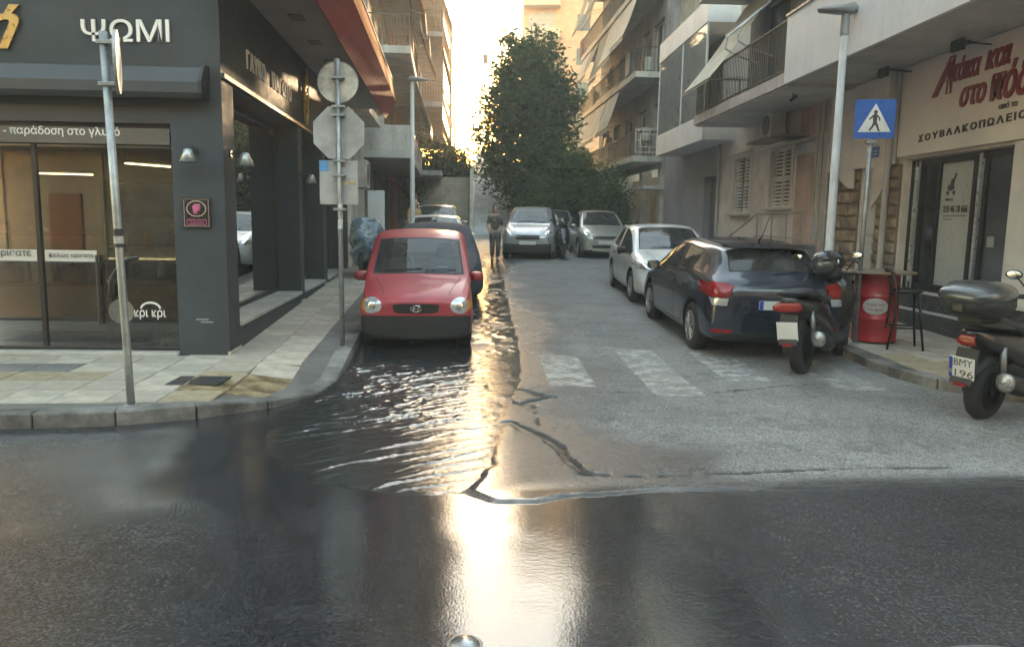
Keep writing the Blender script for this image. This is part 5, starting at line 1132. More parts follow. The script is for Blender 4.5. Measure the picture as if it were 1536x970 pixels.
def front_face(root, pr, lights, grille, platez, low=True, paint=None):
    for sg in (1, -1):
        pts = lights if sg > 0 else mir(lights)
        part(root, 'headlight', lensC, lambda mb: pr.patch(mb, 'f', pts, .008, .03, .012))
        c = (sum(p[0] for p in pts) / len(pts), sum(p[1] for p in pts) / len(pts)); part(root, 'headlight_bulb', chrome, lambda mb: pr.patch(mb, 'f', ellp(c[0], c[1], .05, .05, 14), .022, .004, .006))
    if grille:
        gr = part(root, 'grille', black, lambda mb: pr.patch(mb, 'f', dense(grille), .006, .02))
        z0 = min(p[1] for p in grille); z1 = max(p[1] for p in grille); xw = max(p[0] for p in grille) * .92; n = max(2, int((z1 - z0) / .035))
        for i in range(1, n): part(gr, 'grille_bar', trimm, lambda mb: pr.line(mb, 'f', [(-xw, z0 + (z1 - z0) * i / n), (xw, z0 + (z1 - z0) * i / n)], .010, .012))
    if low: part(root, 'lower_grille', black, lambda mb: pr.patch(mb, 'f', dense(rrect(-.45, .45, platez - .19, platez - .09, .03)), .004, .01))
    if platez and platez > .1: part(root, 'number_plate', platem, lambda mb: pr.patch(mb, 'f', dense(rrect(-.26, .26, platez - .055, platez + .055, .01), .06), .016, .02))
red = mat('red_paint', (.34, .035, .045), .45, var=.10, vs=3, coat=.35, back=(.05, .05, .05)); navy = mat('navy_paint', (.012, .018, .032), .25, var=.12, vs=3, coat=.8, back=(.03, .03, .03)); whitep = mat('white_paint', (.62, .62, .61), .3, var=.05, vs=3, coat=.6, back=(.05, .05, .05))
silver = mat('silver_paint', (.34, .35, .36), .3, metal=.5, var=.08, vs=3, coat=.6, back=(.05, .05, .05)); champ = mat('champagne_paint', (.38, .37, .33), .3, metal=.5, var=.08, vs=3, coat=.6, back=(.05, .05, .05)); greyp = mat('grey_suv_paint', (.16, .165, .165), .3, metal=.4, var=.08, vs=3, coat=.6, back=(.05, .05, .05))
# --- red city car
r_, pr, L_ = car('red_car', 'small faded red hatchback with black bumper parked at the flooded kerb', (-.84, 9.78, gz(9.8) - .01), R(2.6), red, ATOS, (1, 1, 1), True, (.62, 3.0), .27, 'cap', .028)
hl = ellp(.56, .60, .125, .10); front_face(r_, pr, hl, [(-.30, .615), (-.28, .525), (-.22, .505), (.22, .505), (.28, .525), (.30, .615), (.2, .625), (-.2, .625)], 0, False)
for sg in (1, -1):
    pts = [(sg * (.605 + .10 * math.cos(a)), .60 + .075 * math.sin(a)) for a in np.linspace(-1.35, 1.35, 12)]; pts += [(sg * (.625 + .03 * math.cos(a)), .60 + .06 * math.sin(a)) for a in np.linspace(1.2, -1.2, 9)]
    part(r_, 'turn_signal', lensO, lambda mb: pr.patch(mb, 'f', pts, .017, .012))
part(r_, 'grille_surround', red, lambda mb: pr.line(mb, 'f', [(-.335, .62), (-.31, .515), (-.24, .485), (.24, .485), (.31, .515), (.335, .62)], .018, .013))
def emblem(mb):
    h, n_ = pr.hit('f', 0, .565); y = h.y - .022
    mb.tube([(.068 * math.cos(t), y, .565 + .04 * math.sin(t)) for t in np.linspace(0, 6.283, 25)], .0055, 5, False); mb.tube([(-.042, y, .54), (-.022, y, .592)], .0075, 5); mb.tube([(.022, y, .538), (.042, y, .59)], .0075, 5); mb.tube([(-.03, y, .562), (.03, y, .568)], .0075, 5)
part(r_, 'emblem', chrome, emblem)
part(r_, 'bumper_slot', black, lambda mb: pr.patch(mb, 'f', dense(rrect(-.42, .42, .27, .315, .02)), .004, .01)); part(r_, 'bumper_lip', trimm, lambda mb: pr.line(mb, 'f', [(-.5, .235), (.5, .235)], .03, .012))
part(r_, 'bumper_seam', wellm, lambda mb: pr.line(mb, 'f', [(-.66, .475), (-.4, .468), (.4, .468), (.66, .475)], .008, .003))
part(r_, 'dashboard_paper', mat('paper_grey', None), lambda mb: mb.box(.25, .42, 1.12, 1.14, .95, 1.02))
# --- dark blue hatchback (rear towards us)
f_, pr, L_ = car('blue_hatchback', 'dark blue hatchback parked over the zebra crossing, its tail turned this way', (3.69, 13.58, gz(13.58)), R(180), navy, HATCH, (1, .975, 1.0), False, (.9, 3.53), .32, 'ten', -.03)
for sg in (1, -1):
    q = [(.64, .80), (.84, .80), (.885, .90), (.89, .97), (.80, .975), (.70, .93)]; q = q if sg > 0 else mir(q)
    tl = part(f_, 'tail_light', lensR, lambda mb: pr.patch(mb, 'r', dense(q, .04), .010, .02, .006))
    ax = 'd' if sg > 0 else 'l'; part(tl, 'tail_light_side', lensR, lambda mb: pr.patch(mb, ax, dense([(4.00, .955), (4.14, .83), (4.22, .80), (4.235, .90), (4.16, .97), (4.05, .985)], .04), .010, .02, .004))
    q = [(.66, .70), (.82, .70), (.84, .79), (.64, .79)]; q = q if sg > 0 else mir(q); part(tl, 'reversing_light', lensC, lambda mb: pr.patch(mb, 'r', dense(q, .04), .008, .01))
    q = rrect(.58, .82, .36, .405, .015); q = q if sg > 0 else mir(q); part(f_, 'reflector', lensR, lambda mb: pr.patch(mb, 'r', dense(q, .05), .008, .01))
pb = part(f_, 'number_plate', platem, lambda mb: pr.patch(mb, 'r', dense(rrect(-.26, .26, .655, .765, .01), .05), .016, .02)); part(pb, 'plate_band', plateb, lambda mb: pr.patch(mb, 'r', dense(rrect(.21, .258, .658, .762, .006), .05), .020, .004))
part(f_, 'tailgate_seam', wellm, lambda mb: (pr.line(mb, 'r', [(-.60, .97), (-.58, .60), (-.50, .56), (.50, .56), (.58, .60), (.60, .97)]), pr.line(mb, 'r', [(-.80, .50), (.80, .50)], .006)))
part(f_, 'bumper_insert', trimm, lambda mb: pr.patch(mb, 'r', dense(rrect(-.55, .55, .25, .36, .04)), .005, .01))
part(f_, 'spoiler', navy, lambda mb: mb.add([(x, y, z + .0) for x, y, z in ((-.56, 3.60, 1.395), (.56, 3.60, 1.395), (.52, 3.80, 1.385), (-.52, 3.80, 1.385), (-.56, 3.60, 1.425), (.56, 3.60, 1.425), (.52, 3.80, 1.40), (-.52, 3.80, 1.40))], [(0, 1, 2, 3), (4, 5, 6, 7), (2, 3, 7, 6), (0, 3, 7, 4), (1, 2, 6, 5)]))
part(f_, 'antenna', rubber, lambda mb: mb.tube([(-.1, 3.1, 1.45), (-.1, 3.22, 1.52), (-.1, 3.45, 1.80)], [.016, .006, .003], 6)); part(f_, 'rear_wiper', rubber, lambda mb: mb.tube([pr.hit('r', 0, 1.09)[0] + Vector((0, .03, 0)), pr.hit('r', -.28, 1.12)[0] + Vector((0, .03, 0))], .008, 5))
tm_ = textmesh('Focus', .055, .002, .001); h, n_ = pr.hit('r', .5, .60)
for v in tm_.vertices: v.co = Vector((.46 - v.co.x, L_ - .03 + .012, .605 + v.co.y))
hh = [pr.hit('r', .46 - i * .05, .62)[0].y for i in range(3)]; 
for v in tm_.vertices: v.co.y = max(hh) + .006
tm_.materials.clear(); tm_.materials.append(chrome); link('badge', tm_, f_, True)
# --- white hatchback
p_, pr, L_ = car('white_hatchback', 'white hatchback parked nose to nose with the dark blue one', (3.72, 13.95, gz(13.95)), R(-1.0), whitep, HATCH, (.96, .95, 1.0), 'blackmirror', (.9, 3.5), .31, 'cap', .03)
for m_ in p_.children:
    if m_.name.startswith('body'): m_.data.materials[5] = whitep
front_face(p_, pr, [(.56, .62), (.82, .68), (.845, .76), (.80, .84), (.68, .80), (.56, .70)], [(-.42, .50), (-.36, .34), (.36, .34), (.42, .50)], .58, False)
# --- silver SUV and VW-like hatch at the end
s_, pr, L_ = car('silver_suv', 'silver grey compact SUV with roof rails parked facing down the street', (1.42, 24.2, gz(24.2)), R(-7), silver, HATCH, (.95, .95, 1.13), True, (.9, 3.5), .33, 'cap', .03)
front_face(s_, pr, [(.52, .76), (.80, .80), (.83, .90), (.76, .97), (.6, .93), (.52, .86)], [(-.40, .80), (-.36, .66), (.36, .66), (.40, .80)], .56, True)
for sg in (1, -1): part(s_, 'roof_rail', chrome, lambda mb: mb.tube([(sg * .56, 1.9, 1.60), (sg * .575, 2.05, 1.66), (sg * .575, 3.2, 1.66), (sg * .55, 3.4, 1.58)], .018, 6))
v_, pr, L_ = car('champagne_hatchback', 'champagne silver hatchback parked beside the SUV facing down the street', (4.05, 25.1, gz(25.1)), R(0), champ, HATCH, (.94, .95, 1.06), False, (.9, 3.5), .32, 'cap', .03)
front_face(v_, pr, [(.50, .70), (.78, .74), (.82, .84), (.74, .90), (.58, .86), (.5, .8)], [(-.46, .76), (-.42, .66), (.42, .66), (.46, .76)], .55, True)
car('pale_sedan', 'pale car half hidden between the SUV and the champagne hatchback', (2.9, 30.6, gz(30.6)), R(-3), silver, HATCH, (.95, .95, 1.0), False, (.9, 3.5), .31, 'cap', .03)
# --- behind the red car
w_, pr, L_ = car('white_car', 'white car parked behind the car under the dark cover', (-1.15, 18.9, gz(18.9)), R(3), whitep, HATCH, (.95, .95, 1.0), False, (.9, 3.5), .31, 'cap', .03); front_face(w_, pr, [(.5, .68), (.8, .72), (.82, .82), (.72, .84), (.56, .8)], [(-.42, .66), (-.38, .58), (.38, .58), (.42, .66)], .5)
g_, pr, L_ = car('grey_suv', 'dark grey SUV with silver roof rails last in the left row of cars', (-1.45, 23.8, gz(23.8)), R(3), greyp, HATCH, (.97, .97, 1.15), False, (.9, 3.5), .33, 'cap', .03); front_face(g_, pr, [(.5, .78), (.8, .82), (.82, .92), (.72, .94), (.56, .9)], [(-.42, .8), (-.38, .66), (.38, .66), (.42, .8)], .56)
for sg in (1, -1): part(g_, 'roof_rail', chrome, lambda mb: mb.tube([(sg * .58, 1.9, 1.63), (sg * .6, 2.05, 1.70), (sg * .6, 3.2, 1.70), (sg * .57, 3.4, 1.62)], .02, 6))
# covered car
cc = empty('covered_car', (-.86, 14.3, gz(14.3)), R(3), label='car wrapped in a dark navy fabric cover behind the red hatchback', cat='car'); cc.rotation_euler = (.03, 0, R(3))
me = shell(HATCH, (.97, .92, .99), 'cloth'); o = bpy.data.objects.new('shell', me); col.objects.link(o); s_ = o.modifiers.new('s', 'SUBSURF'); s_.levels = 4; s_.render_levels = 4; ev = evalmesh(o); bpy.data.objects.remove(o)
for v in ev.vertices:
    c = v.co; z0 = c.z; k = 1.015 + .02 * max(0, 1 - z0) ; f = noise.noise((c.x * 2.2, c.y * 2.2, z0 * .7)) * .028 + abs(noise.noise((c.x * 6 + 3, c.y * 6, z0 * 1.1))) * .03 * max(.25, 1.3 - z0) 
    d = Vector((c.x, (c.y - 2.0) * .6, 0)); d = d.normalized() if d.length > .01 else Vector((0, 0, 1)); v.co = Vector((c.x * k, 2 + (c.y - 2) * k, .06 + (z0 - .17) * 1.04 + .03)) + d * f
    if z0 < .5: v.co.x *= 1 + (.5 - z0) * .06
clm = mat('car_cover_cloth', (.028, .032, .045), .75, var=.2, vs=4, bump=.25, bs=25); ev.materials.clear(); ev.materials.append(clm); ev.polygons.foreach_set('material_index', [0] * len(ev.polygons)); ev.polygons.foreach_set('use_smooth', [True] * len(ev.polygons)); link('cover', ev, cc, True)
wheelset(cc, [(sg * .72, y) for y in (.85, 3.2) for sg in (1, -1)], .30, .19, 'cap')
# car at the top of the stairway
def terz(Y): return 4.36 + max(0, (Y - 46)) * .074
t_, pr, L_ = car('far_car', 'tiny pale car standing at the top of the stairway', (.0, 84, terz(84)), R(0), silver, HATCH, (1, .95, 1.2), False, (.9, 3.5), .33, 'cap', .07, seats=False)
# ================================================================== poles and signs
steel = mat('galvanised', (.30, .31, .31), .45, metal=.6, var=.18, vs=6); signback = mat('sign_back', (.36, .36, .35), .5, metal=.3, var=.15, vs=4)
def polebase(p, m=steel): return MB().lathe([(.06, 0), (.06, .012), (.035, .02), (.03, .02)], 14, p)
# left pole, sign seen edge-on, leaning a little
b = Vector(G(197, 609, .12)); t = empty('sign_pole', b, label='slightly leaning grey pole with an edge-on sign at the main street kerb', cat='sign'); top = b + Vector((-.07, 0, 3.02))
mk('pole', MB().tube([b, b + Vector((-.01, 0, .4)), b + Vector((-.035, 0, 1.5)), top], .032, 12), steel, t, smooth=True); mk('base_plate', polebase(b), steel, t)
c = top + Vector((.10, 0, -.23)); mb = MB(); mb.lathe([(.001, -.006), (.235, -.006), (.24, -.014), (.245, -.014), (.245, .012), (.235, .012), (.001, .008)], 30, (0, 0, 0), 'x'); Mx = Matrix.Translation(c) @ Matrix.Rotation(R(20), 4, 'Z'); mb.v = [Mx @ v for v in mb.v]
mk('sign_disc', mb, signback, t, smooth=False); [mk('clamp', MB().box(-.045 + top.x, .10 + top.x, top.y - .04, top.y + .04, top.z + z, top.z + z + .035), steel, t, bevel=.006) for z in (-.10, -.42)]; mk('sleeve', MB().tube([b + Vector((-.03, 0, 1.33)), b + Vector((-.033, 0, 1.48))], .037, 10), trimm, t); mk('sticker', MB().tube([b + Vector((-.031, 0, 1.36)), b + Vector((-.032, 0, 1.42))], .0385, 10), signback, t)
# second pole: round, octagonal and rectangular plates seen from behind
b = Vector(G(514, 521, .12)); t = empty('sign_pole', b, label='grey pole carrying round, octagonal and rectangular signs seen from behind', cat='sign')
dirn = Vector((-.035, 0, 1)); top = b + Vector((-.02, 0, 3.42)); mk('pole', MB().tube([b, b + Vector((-.01, 0, 1.7)), top], .03, 12), steel, t, smooth=True); mk('base_plate', polebase(b), steel, t)
def plateM(z, rz=0): return Matrix.Translation(b + Vector((-.01 - .01 * z / 3.4, .045, z))) @ Matrix.Rotation(rz, 4, 'Z')
mb = MB(plateM(3.17)); mb.lathe([(.001, .0), (.228, .0), (.235, -.012), (.24, -.012), (.24, .006), (.001, .006)], 34, (0, 0, 0), 'y'); mk('round_sign', mb, mat('sign_back_beige', (.44, .41, .36), .5, metal=.2, var=.25, vs=6), t)
mb = MB(plateM(2.585)); o8 = [(.325 * math.cos(R(22.5 + 45 * i)), .325 * math.sin(R(22.5 + 45 * i))) for i in range(8)]; mb.add([(x, 0, z) for x, z in o8] + [(x, .006, z) for x, z in o8], [tuple(range(8)), tuple(range(8, 16))] + [(i, (i + 1) % 8, 8 + (i + 1) % 8, 8 + i) for i in range(8)]); mk('octagonal_sign', mb, signback, t, bevel=.004)
mb = MB(plateM(2.0)); mb.box(-.24, .22, 0, .006, -.26, .26); rs = mk('rectangular_sign', mb, signback, t, bevel=.003); mk('sticker', MB(plateM(2.0)).box(-.24, -.13, -.002, -.0005, .13, .258), mat('sticker_blue', (.1, .28, .5), .5, var=.2), rs); mk('peeled_tape', MB(plateM(2.0)).box(-.06, .20, -.0015, -.0005, -.02, .02), mat('tape', (.45, .38, .2), .6, var=.3, vs=20), rs)
for z in (3.33, 3.0, 2.9, 2.37, 2.2, 1.8): mk('clamp', MB().box(b.x - .085, b.x + .065, b.y - .036, b.y + .044, z, z + .03), steel, t, bevel=.005)
mk('pole_cap', MB().lathe([(.031, 0), (.031, .01), (.001, .015)], 12, top), steel, t); mk('torn_sticker', MB().tube([b + Vector((-.008, 0, 1.45)), b + Vector((-.006, 0, 1.75))], .0312, 12), mat('sticker_remains', (.5, .5, .48), .7, var=.4, vs=14), t)
# pedestrian crossing sign
b = Vector(G(1281, 515, .12)); t = empty('crossing_sign', b, label='blue square pedestrian crossing sign on a grey pole by the red barrel', cat='sign')
top = b + Vector((.02, 0, 3.12)); mk('pole', MB().tube([b, top], .03, 12), steel, t, smooth=True); mk('base_plate', polebase(b), steel, t); mk('clamp', MB().box(b.x - .05, b.x + .09, b.y - .045, b.y + .035, 2.62 + .15, 2.66 + .15), steel, t)
Sm = Matrix.Translation(b + Vector((.03, -.042, 2.93))) @ Matrix.Rotation(R(-14), 4, 'Z'); s = .245
bl = mk('sign_plate', MB(Sm).box(-s, s, 0, .008, -s, s), mat('traffic_blue', (.015, .10, .42), .35, var=.06), t, bevel=.003)
mb = MB(Sm); tri = [(-.2, -.165), (.2, -.165), (.0, .195)]; mb.add([(x, -.0025, z) for x, z in tri], [(0, 1, 2)]); mk('white_triangle', mb, mat('traffic_white', (.68, .68, .66), .4), bl)
mb = MB(Sm); fy = -.0055; mb.ell((.005, fy, .085), .024, .002, .026, 12, 6)
def limb(*p): mb.tube([(x, fy, z) for x, z, r in p], [r for *_, r in p], 6)
limb((.004, .06, .02), (.0, .0, .027), (.002, -.04, .022)); limb((.0, -.035, .018), (.032, -.09, .014), (.05, -.145, .011), (.07, -.147, .009)); limb((.0, -.035, .018), (-.022, -.09, .014), (-.06, -.145, .011), (-.045, -.15, .009)); limb((.008, .05, .013), (.05, .015, .010), (.06, -.025, .009)); limb((-.008, .05, .013), (-.045, .015, .010), (-.07, -.005, .009))
mb.v = [Sm @ Vector(((Sm.inverted() @ v).x, fy + ((Sm.inverted() @ v).y - fy) * .08, (Sm.inverted() @ v).z)) for v in mb.v]; mk('walking_figure', mb, inkm, bl)
# white street lamp on the right
lp = Vector((5.2, 11.36, gz(11.36) + .12)); t = empty('street_lamp', lp, label='white street lamp with flat grey head before the peeling house', cat='street lamp')
whp = mat('lamp_white', (.55, .55, .55), .45, var=.1, vs=4, streak=.2); mk('pole', MB().tube([lp, lp + Vector((0, 0, 1.1)), lp + Vector((0, 0, 1.12)), lp + Vector((.0, 0, 4.45))], [.085, .08, .065, .05], 14), whp, t, smooth=True)
mk('base', MB().lathe([(.14, 0), (.14, .02), (.09, .05), (.085, .4), (.08, .42)], 16, lp), whp, t)
hd = MB(); hc = lp + Vector((0, 0, 4.6)); hd.loft([(-.42, 0, .0, .02, .008, 2.5), (-.36, 0, -.01, .11, .03, 2.5), (-.1, 0, .0, .15, .06, 2.5), (.08, 0, .02, .12, .085, 2.5), (.16, 0, .02, .05, .05, 2.5)], 18); hd.v = [hc + v for v in hd.v]; mk('lamp_head', hd, mat('lamp_head_grey', (.28, .28, .28), .4, var=.1), t, smooth=True)
mk('neck', MB().tube([lp + Vector((0, 0, 4.25)), lp + Vector((.0, 0, 4.58))], .062, 12), mat('lamp_head_grey', None), t)
# street lamp on the left pavement
lp = Vector((-1.86, 20.6, gz(20.6) + .12)); t = empty('street_lamp', lp, label='slim pale street lamp on the left pavement behind the red car', cat='street lamp')
mk('pole', MB().tube([lp, lp + Vector((0, 0, 1.3)), lp + Vector((0, 0, 4.75))], [.075, .065, .05], 12), whp, t, smooth=True); hd = MB(); hd.loft([(-.12, 0, 0, .03, .03, 2.5), (-.05, 0, .02, .12, .07, 2.5), (.2, 0, .02, .15, .05, 2.5), (.45, 0, .0, .05, .012, 2.5)], 16); hd.v = [lp + Vector((0, 0, 4.8)) + v for v in hd.v]; mk('lamp_head', hd, mat('lamp_head_grey', None), t, smooth=True); mk('base', MB().lathe([(.13, 0), (.13, .02), (.085, .05), (.075, .4)], 14, lp), whp, t)
# utility poles with wires far behind
for k, (x, y, h, lab) in enumerate(((-2.6, 62, 16.5, 'tall utility pole with wire brackets at the far left rooftops'), (-3.1, 84, 15.5, 'farther utility pole with wire brackets beyond the taller one'))):
    t = empty('utility_pole', (x, y, 4), label=lab, cat='utility pole'); mk('pole', MB().tube([(x, y, 3), (x, y, h)], [.14, .09], 8), trimm, t); a = MB(); a.tube([(x, y, h - 2), (x + 2.6, y - .2, h - 2.2), (x + 2.6, y - .2, h - 5), (x, y, h - 6)], .035, 5); a.tube([(x + 2.6, y - .2, h - 2.2), (x + 3.3, y, h - 2.0)], .03, 5); a.box(x + 2.5, x + 2.9, y - .3, y - .1, h - 2.8, h - 2.1); mk('bracket', a, trimm, t)
wires = [((-1.6, 27, 11), (-1.4, 62, 10.8)), ((-1.4, 62, 14.2), (2.5, 90, 13.5)), ((-1.4, 62, 12), (4, 95, 11)), ((-2.2, 23, 8.4), (-2.6, 34, 9.2))]
for a, b in wires:
    a, b = Vector(a), Vector(b); mk('overhead_wire', MB().tube([a + (b - a) * k / 10 - Vector((0, 0, .9 * math.sin(math.pi * k / 10))) for k in range(11)], .02, 4), rubber, label='thin dark overhead wire strung along the far left roofs', cat='wire', group='overhead wires at the end of the street')

# ================================================================== barrel table, stools
bb = Vector(G(1309, 511, .12)); t = empty('barrel_table', bb, label='red oil barrel used as a bar table with round wooden top', cat='table')
rb = mat('barrel_red', (.42, .022, .028), .4, var=.12, vs=3, coat=.2)
mk('barrel', MB().lathe([(.275, .02), (.29, .02), (.29, .05), (.285, .06), (.285, .30), (.295, .315), (.295, .335), (.285, .35), (.285, .60), (.295, .615), (.295, .635), (.285, .65), (.285, .90), (.292, .91), (.292, .93), (.0, .93)], 36, bb), rb, t, angle=40); mk('foot_ring', MB().lathe([(.27, 0), (.27, .03), (.25, .03)], 30, bb), black, t)
mk('table_top', MB().lathe([(.001, .932), (.47, .932), (.475, .94), (.475, .955), (.47, .96), (.001, .96)], 40, bb), mat('table_wood', (.22, .16, .11), .5, var=.2, vs=5), t)
em = MB(); 
q = Vector((0 - bb.x, 0 - bb.y, 0)).normalized(); pr_ = Vector((-q.y, q.x, 0)); vs = []; ring = 24
def onb(a, z): th = a / .285; return bb + (q * math.cos(th) + pr_ * math.sin(th)) * .290 + Vector((0, 0, z))
cz = .50; em.add([onb(.16 * k / 5 * math.cos(2 * math.pi * i / ring), cz + .11 * k / 5 * math.sin(2 * math.pi * i / ring)) for k in range(6) for i in range(ring)], [(k * ring + i, k * ring + (i + 1) % ring, (k + 1) * ring + (i + 1) % ring, (k + 1) * ring + i) for k in range(5) for i in range(ring)]); el = mk('oval_label', em, mat('label_pale', (.55, .50, .47), .5), t)
for s, z, wd in (('Ατάκα και', .51, .22), ('στο πόδι', .44, .2)):
    tm_ = textmesh(s, .05, .0, 0); xs_ = [v.co.x for v in tm_.vertices]; kx = wd / (max(xs_) - min(xs_))
    for v in tm_.vertices: v.co = onb((v.co.x - min(xs_)) * kx - wd / 2, z + v.co.y * .9) + q * .003
    tm_.materials.clear(); tm_.materials.append(redL); link('label_lettering', tm_, el)
stoolm = mat('stool_black', (.013, .012, .012), .45, var=.15)
def stool(loc, rz, lab):
    t = empty('bar_stool', loc, rz, label=lab, cat='stool'); S = .17; H_ = .74
    mk('seat', MB().lathe([(.001, H_ - .01), (.175, H_ - .01), (.19, H_), (.19, H_ + .02), (.175, H_ + .035), (.001, H_ + .03)], 24), stoolm, t, local=True, smooth=True)
    for sx in (1, -1):
        mk('leg', MB().tube([(sx * .13, -.12, H_), (sx * .15, -.15, .4), (sx * .19, -.2, 0)], [.017, .017, .014], 8), stoolm, t, local=True, smooth=True)
        mk('leg', MB().tube([(sx * .155, .21, 1.0), (sx * .14, .15, H_), (sx * .15, .16, .4), (sx * .19, .23, 0)], [.015, .018, .017, .014], 8), stoolm, t, local=True, smooth=True)
        mk('brace', MB().tube([(sx * .148, -.14, .48), (sx * .07, -.13, .66), (0, -.12, .70)], .009, 6), stoolm, t, local=True, smooth=True)
    st = MB(); z = .28
    for a, b in (((.16, -.165), (-.16, -.165)), ((.16, .18), (-.16, .18)), ((.16, -.165), (.16, .18)), ((-.16, -.165), (-.16, .18))): st.tube([(*a, z), (*b, z)], .012, 6)
    mk('foot_rest', st, stoolm, t, local=True)
    bk = MB(); bk.tube([(-.155, .215, .98), (-.10, .25, 1.03), (0, .262, 1.045), (.10, .25, 1.03), (.155, .215, .98)], .02, 8); bk.tube([(-.145, .18, .88), (0, .225, .90), (.145, .18, .88)], .012, 6); mk('backrest', bk, stoolm, t, local=True, smooth=True); return t
p = G(1347, 524, .12); stool((p.x + .12, p.y + .12, p.z), R(75), 'black wooden bar stool beside the red barrel near the kerb'); stool((bb.x - .05, bb.y + .62, bb.z + .01), R(-15), 'black bar stool behind the red barrel against the stone wall')

# ================================================================== scooters
blackp = mat('scooter_black', (.011, .011, .013), .28, var=.2, vs=5, coat=.5); matteb = mat('scooter_matte', (.022, .022, .024), .6, var=.2, vs=6); exm = mat('exhaust_metal', (.25, .25, .25), .4, metal=.8, var=.2); 
def scooter(loc, rz, lab, topcase=False, plate=None, lean=0, helmet=False, steer=0, scale=1.0):
    t = empty('motor_scooter', loc, rz, label=lab, cat='scooter'); t.rotation_euler = (lean, 0, rz); L = dict(local=True); t.scale = (scale,) * 3
    def wheel(x, r_, wd):
        m_ = MB(); m_.lathe([(r_ * .62, -wd * .42), (r_ * .8, -wd * .5), (r_ * .93, -wd * .42), (r_, -wd * .15), (r_, wd * .15), (r_ * .93, wd * .42), (r_ * .8, wd * .5), (r_ * .62, wd * .42), (r_ * .6, 0), (r_ * .62, -wd * .42)], 32, (x, 0, r_), 'y'); w = mk('wheel', m_, tyrem, t, smooth=True, **L)
        m_ = MB(); m_.lathe([(r_ * .63, -wd * .36), (r_ * .63, wd * .36), (r_ * .55, wd * .36), (r_ * .55, -wd * .36), (r_ * .63, -wd * .36)], 28, (x, 0, r_), 'y'); m_.lathe([(.05, -wd * .5), (.05, wd * .5)], 12, (x, 0, r_), 'y')
        for k in range(5): a = k * 2 * math.pi / 5; m_.tube([(x + .04 * math.cos(a), 0, r_ + .04 * math.sin(a)), (x + r_ * .58 * math.cos(a), 0, r_ + r_ * .58 * math.sin(a))], .018, 6)
        mk('rim', m_, matteb, w, angle=40, **L)
    wheel(0, .27, .13); wheel(1.42, .28, .11)
    m_ = MB(); m_.loft([(-.42, 0, .80, .04, .02, 2.5), (-.36, 0, .78, .10, .05, 2.6), (-.15, 0, .71, .155, .10, 2.8), (.15, 0, .64, .18, .15, 2.8), (.45, 0, .56, .18, .17, 3), (.62, 0, .45, .16, .14, 3), (.70, 0, .38, .13, .08, 3)], 20); mk('tail_body', m_, blackp, t, smooth=True, **L)
    m_ = MB(); m_.loft([(-.30, 0, .86, .06, .02, 3), (-.22, 0, .865, .13, .04, 3), (0, 0, .86, .16, .05, 3), (.12, 0, .83, .165, .045, 3), (.2, 0, .79, .16, .05, 3), (.5, 0, .765, .13, .05, 3), (.62, 0, .74, .07, .03, 3)], 18); mk('seat', m_, matteb, t, smooth=True, **L)
    m_ = MB(); m_.loft([(.55, 0, .31, .15, .06, 4), (.75, 0, .29, .20, .05, 4), (1.05, 0, .31, .20, .06, 4), (1.18, 0, .40, .19, .12, 3)], 18); mk('floorboard', m_, matteb, t, smooth=True, **L)
    m_ = MB(); m_.loft([(1.04, 0, .55, .17, .22, 3), (1.10, 0, .66, .22, .34, 3, -.06), (1.20, 0, .70, .24, .33, 2.8, -.10), (1.34, 0, .70, .18, .26, 2.5, -.12), (1.44, 0, .68, .08, .14, 2.3, -.08)], 22); mk('front_shield', m_, blackp, t, smooth=True, **L)
    m_ = MB(); m_.loft([(1.12, 0, .42, .07, .05, 3), (1.3, 0, .56, .075, .07, 3), (1.5, 0, .58, .07, .05, 3), (1.68, 0, .48, .055, .03, 3)], 14); mk('front_mudguard', m_, blackp, t, smooth=True, **L)
    m_ = MB(); [m_.tube([(1.12, s * .07, .85), (1.40, s * .07, .30)], .025, 8) for s in (1, -1)]; mk('fork', m_, exm, t, smooth=True, **L)
    m_ = MB(); hb = Matrix.Translation((1.02, 0, 0)) @ Matrix.Rotation(steer, 4, 'Z') @ Matrix.Translation((-1.02, 0, 0)); m_.M = hb; m_.tube([(.90, -.36, 1.02), (.98, -.2, 1.03), (1.04, 0, 1.0), (.98, .2, 1.03), (.90, .36, 1.02)], .016, 8)
    for s in (1, -1): m_.tube([(.92, s * .24, 1.02), (.885, s * .38, 1.02)], .022, 8); m_.tube([(1.0, s * .26, 1.0), (.97, s * .38, 1.0)], .006, 5)
    m_.loft([(.94, 0, 1.02, .08, .05, 3), (1.02, 0, 1.02, .16, .07, 3), (1.14, 0, 1.0, .10, .06, 3)], 16); mk('handlebar', m_, matteb, t, smooth=True, **L)
    for s in (1, -1):
        m_ = MB(hb); m_.tube([(1.0, s * .22, 1.05), (1.0, s * .31, 1.16), (.98, s * .34, 1.19)], .008, 6); m_.ell((.97, s * .36, 1.215), .022, .075, .045, 14, 8); mm = mk('mirror', m_, matteb, t, smooth=True, **L); m_ = MB(hb); m_.ell((.952, s * .36, 1.215), .008, .066, .037, 14, 8); mk('mirror_glass', m_, chrome, mm, smooth=True, **L)
    m_ = MB(); m_.loft([(1.06, 0, 1.06, .12, .02, 2.5), (1.10, 0, 1.14, .16, .06, 2.5, -.05), (1.12, 0, 1.18, .14, .10, 2.5, -.08)], 16); mk('windscreen', m_, mat('smoked_screen', (.02, .02, .022), .08), t, smooth=True, **L)
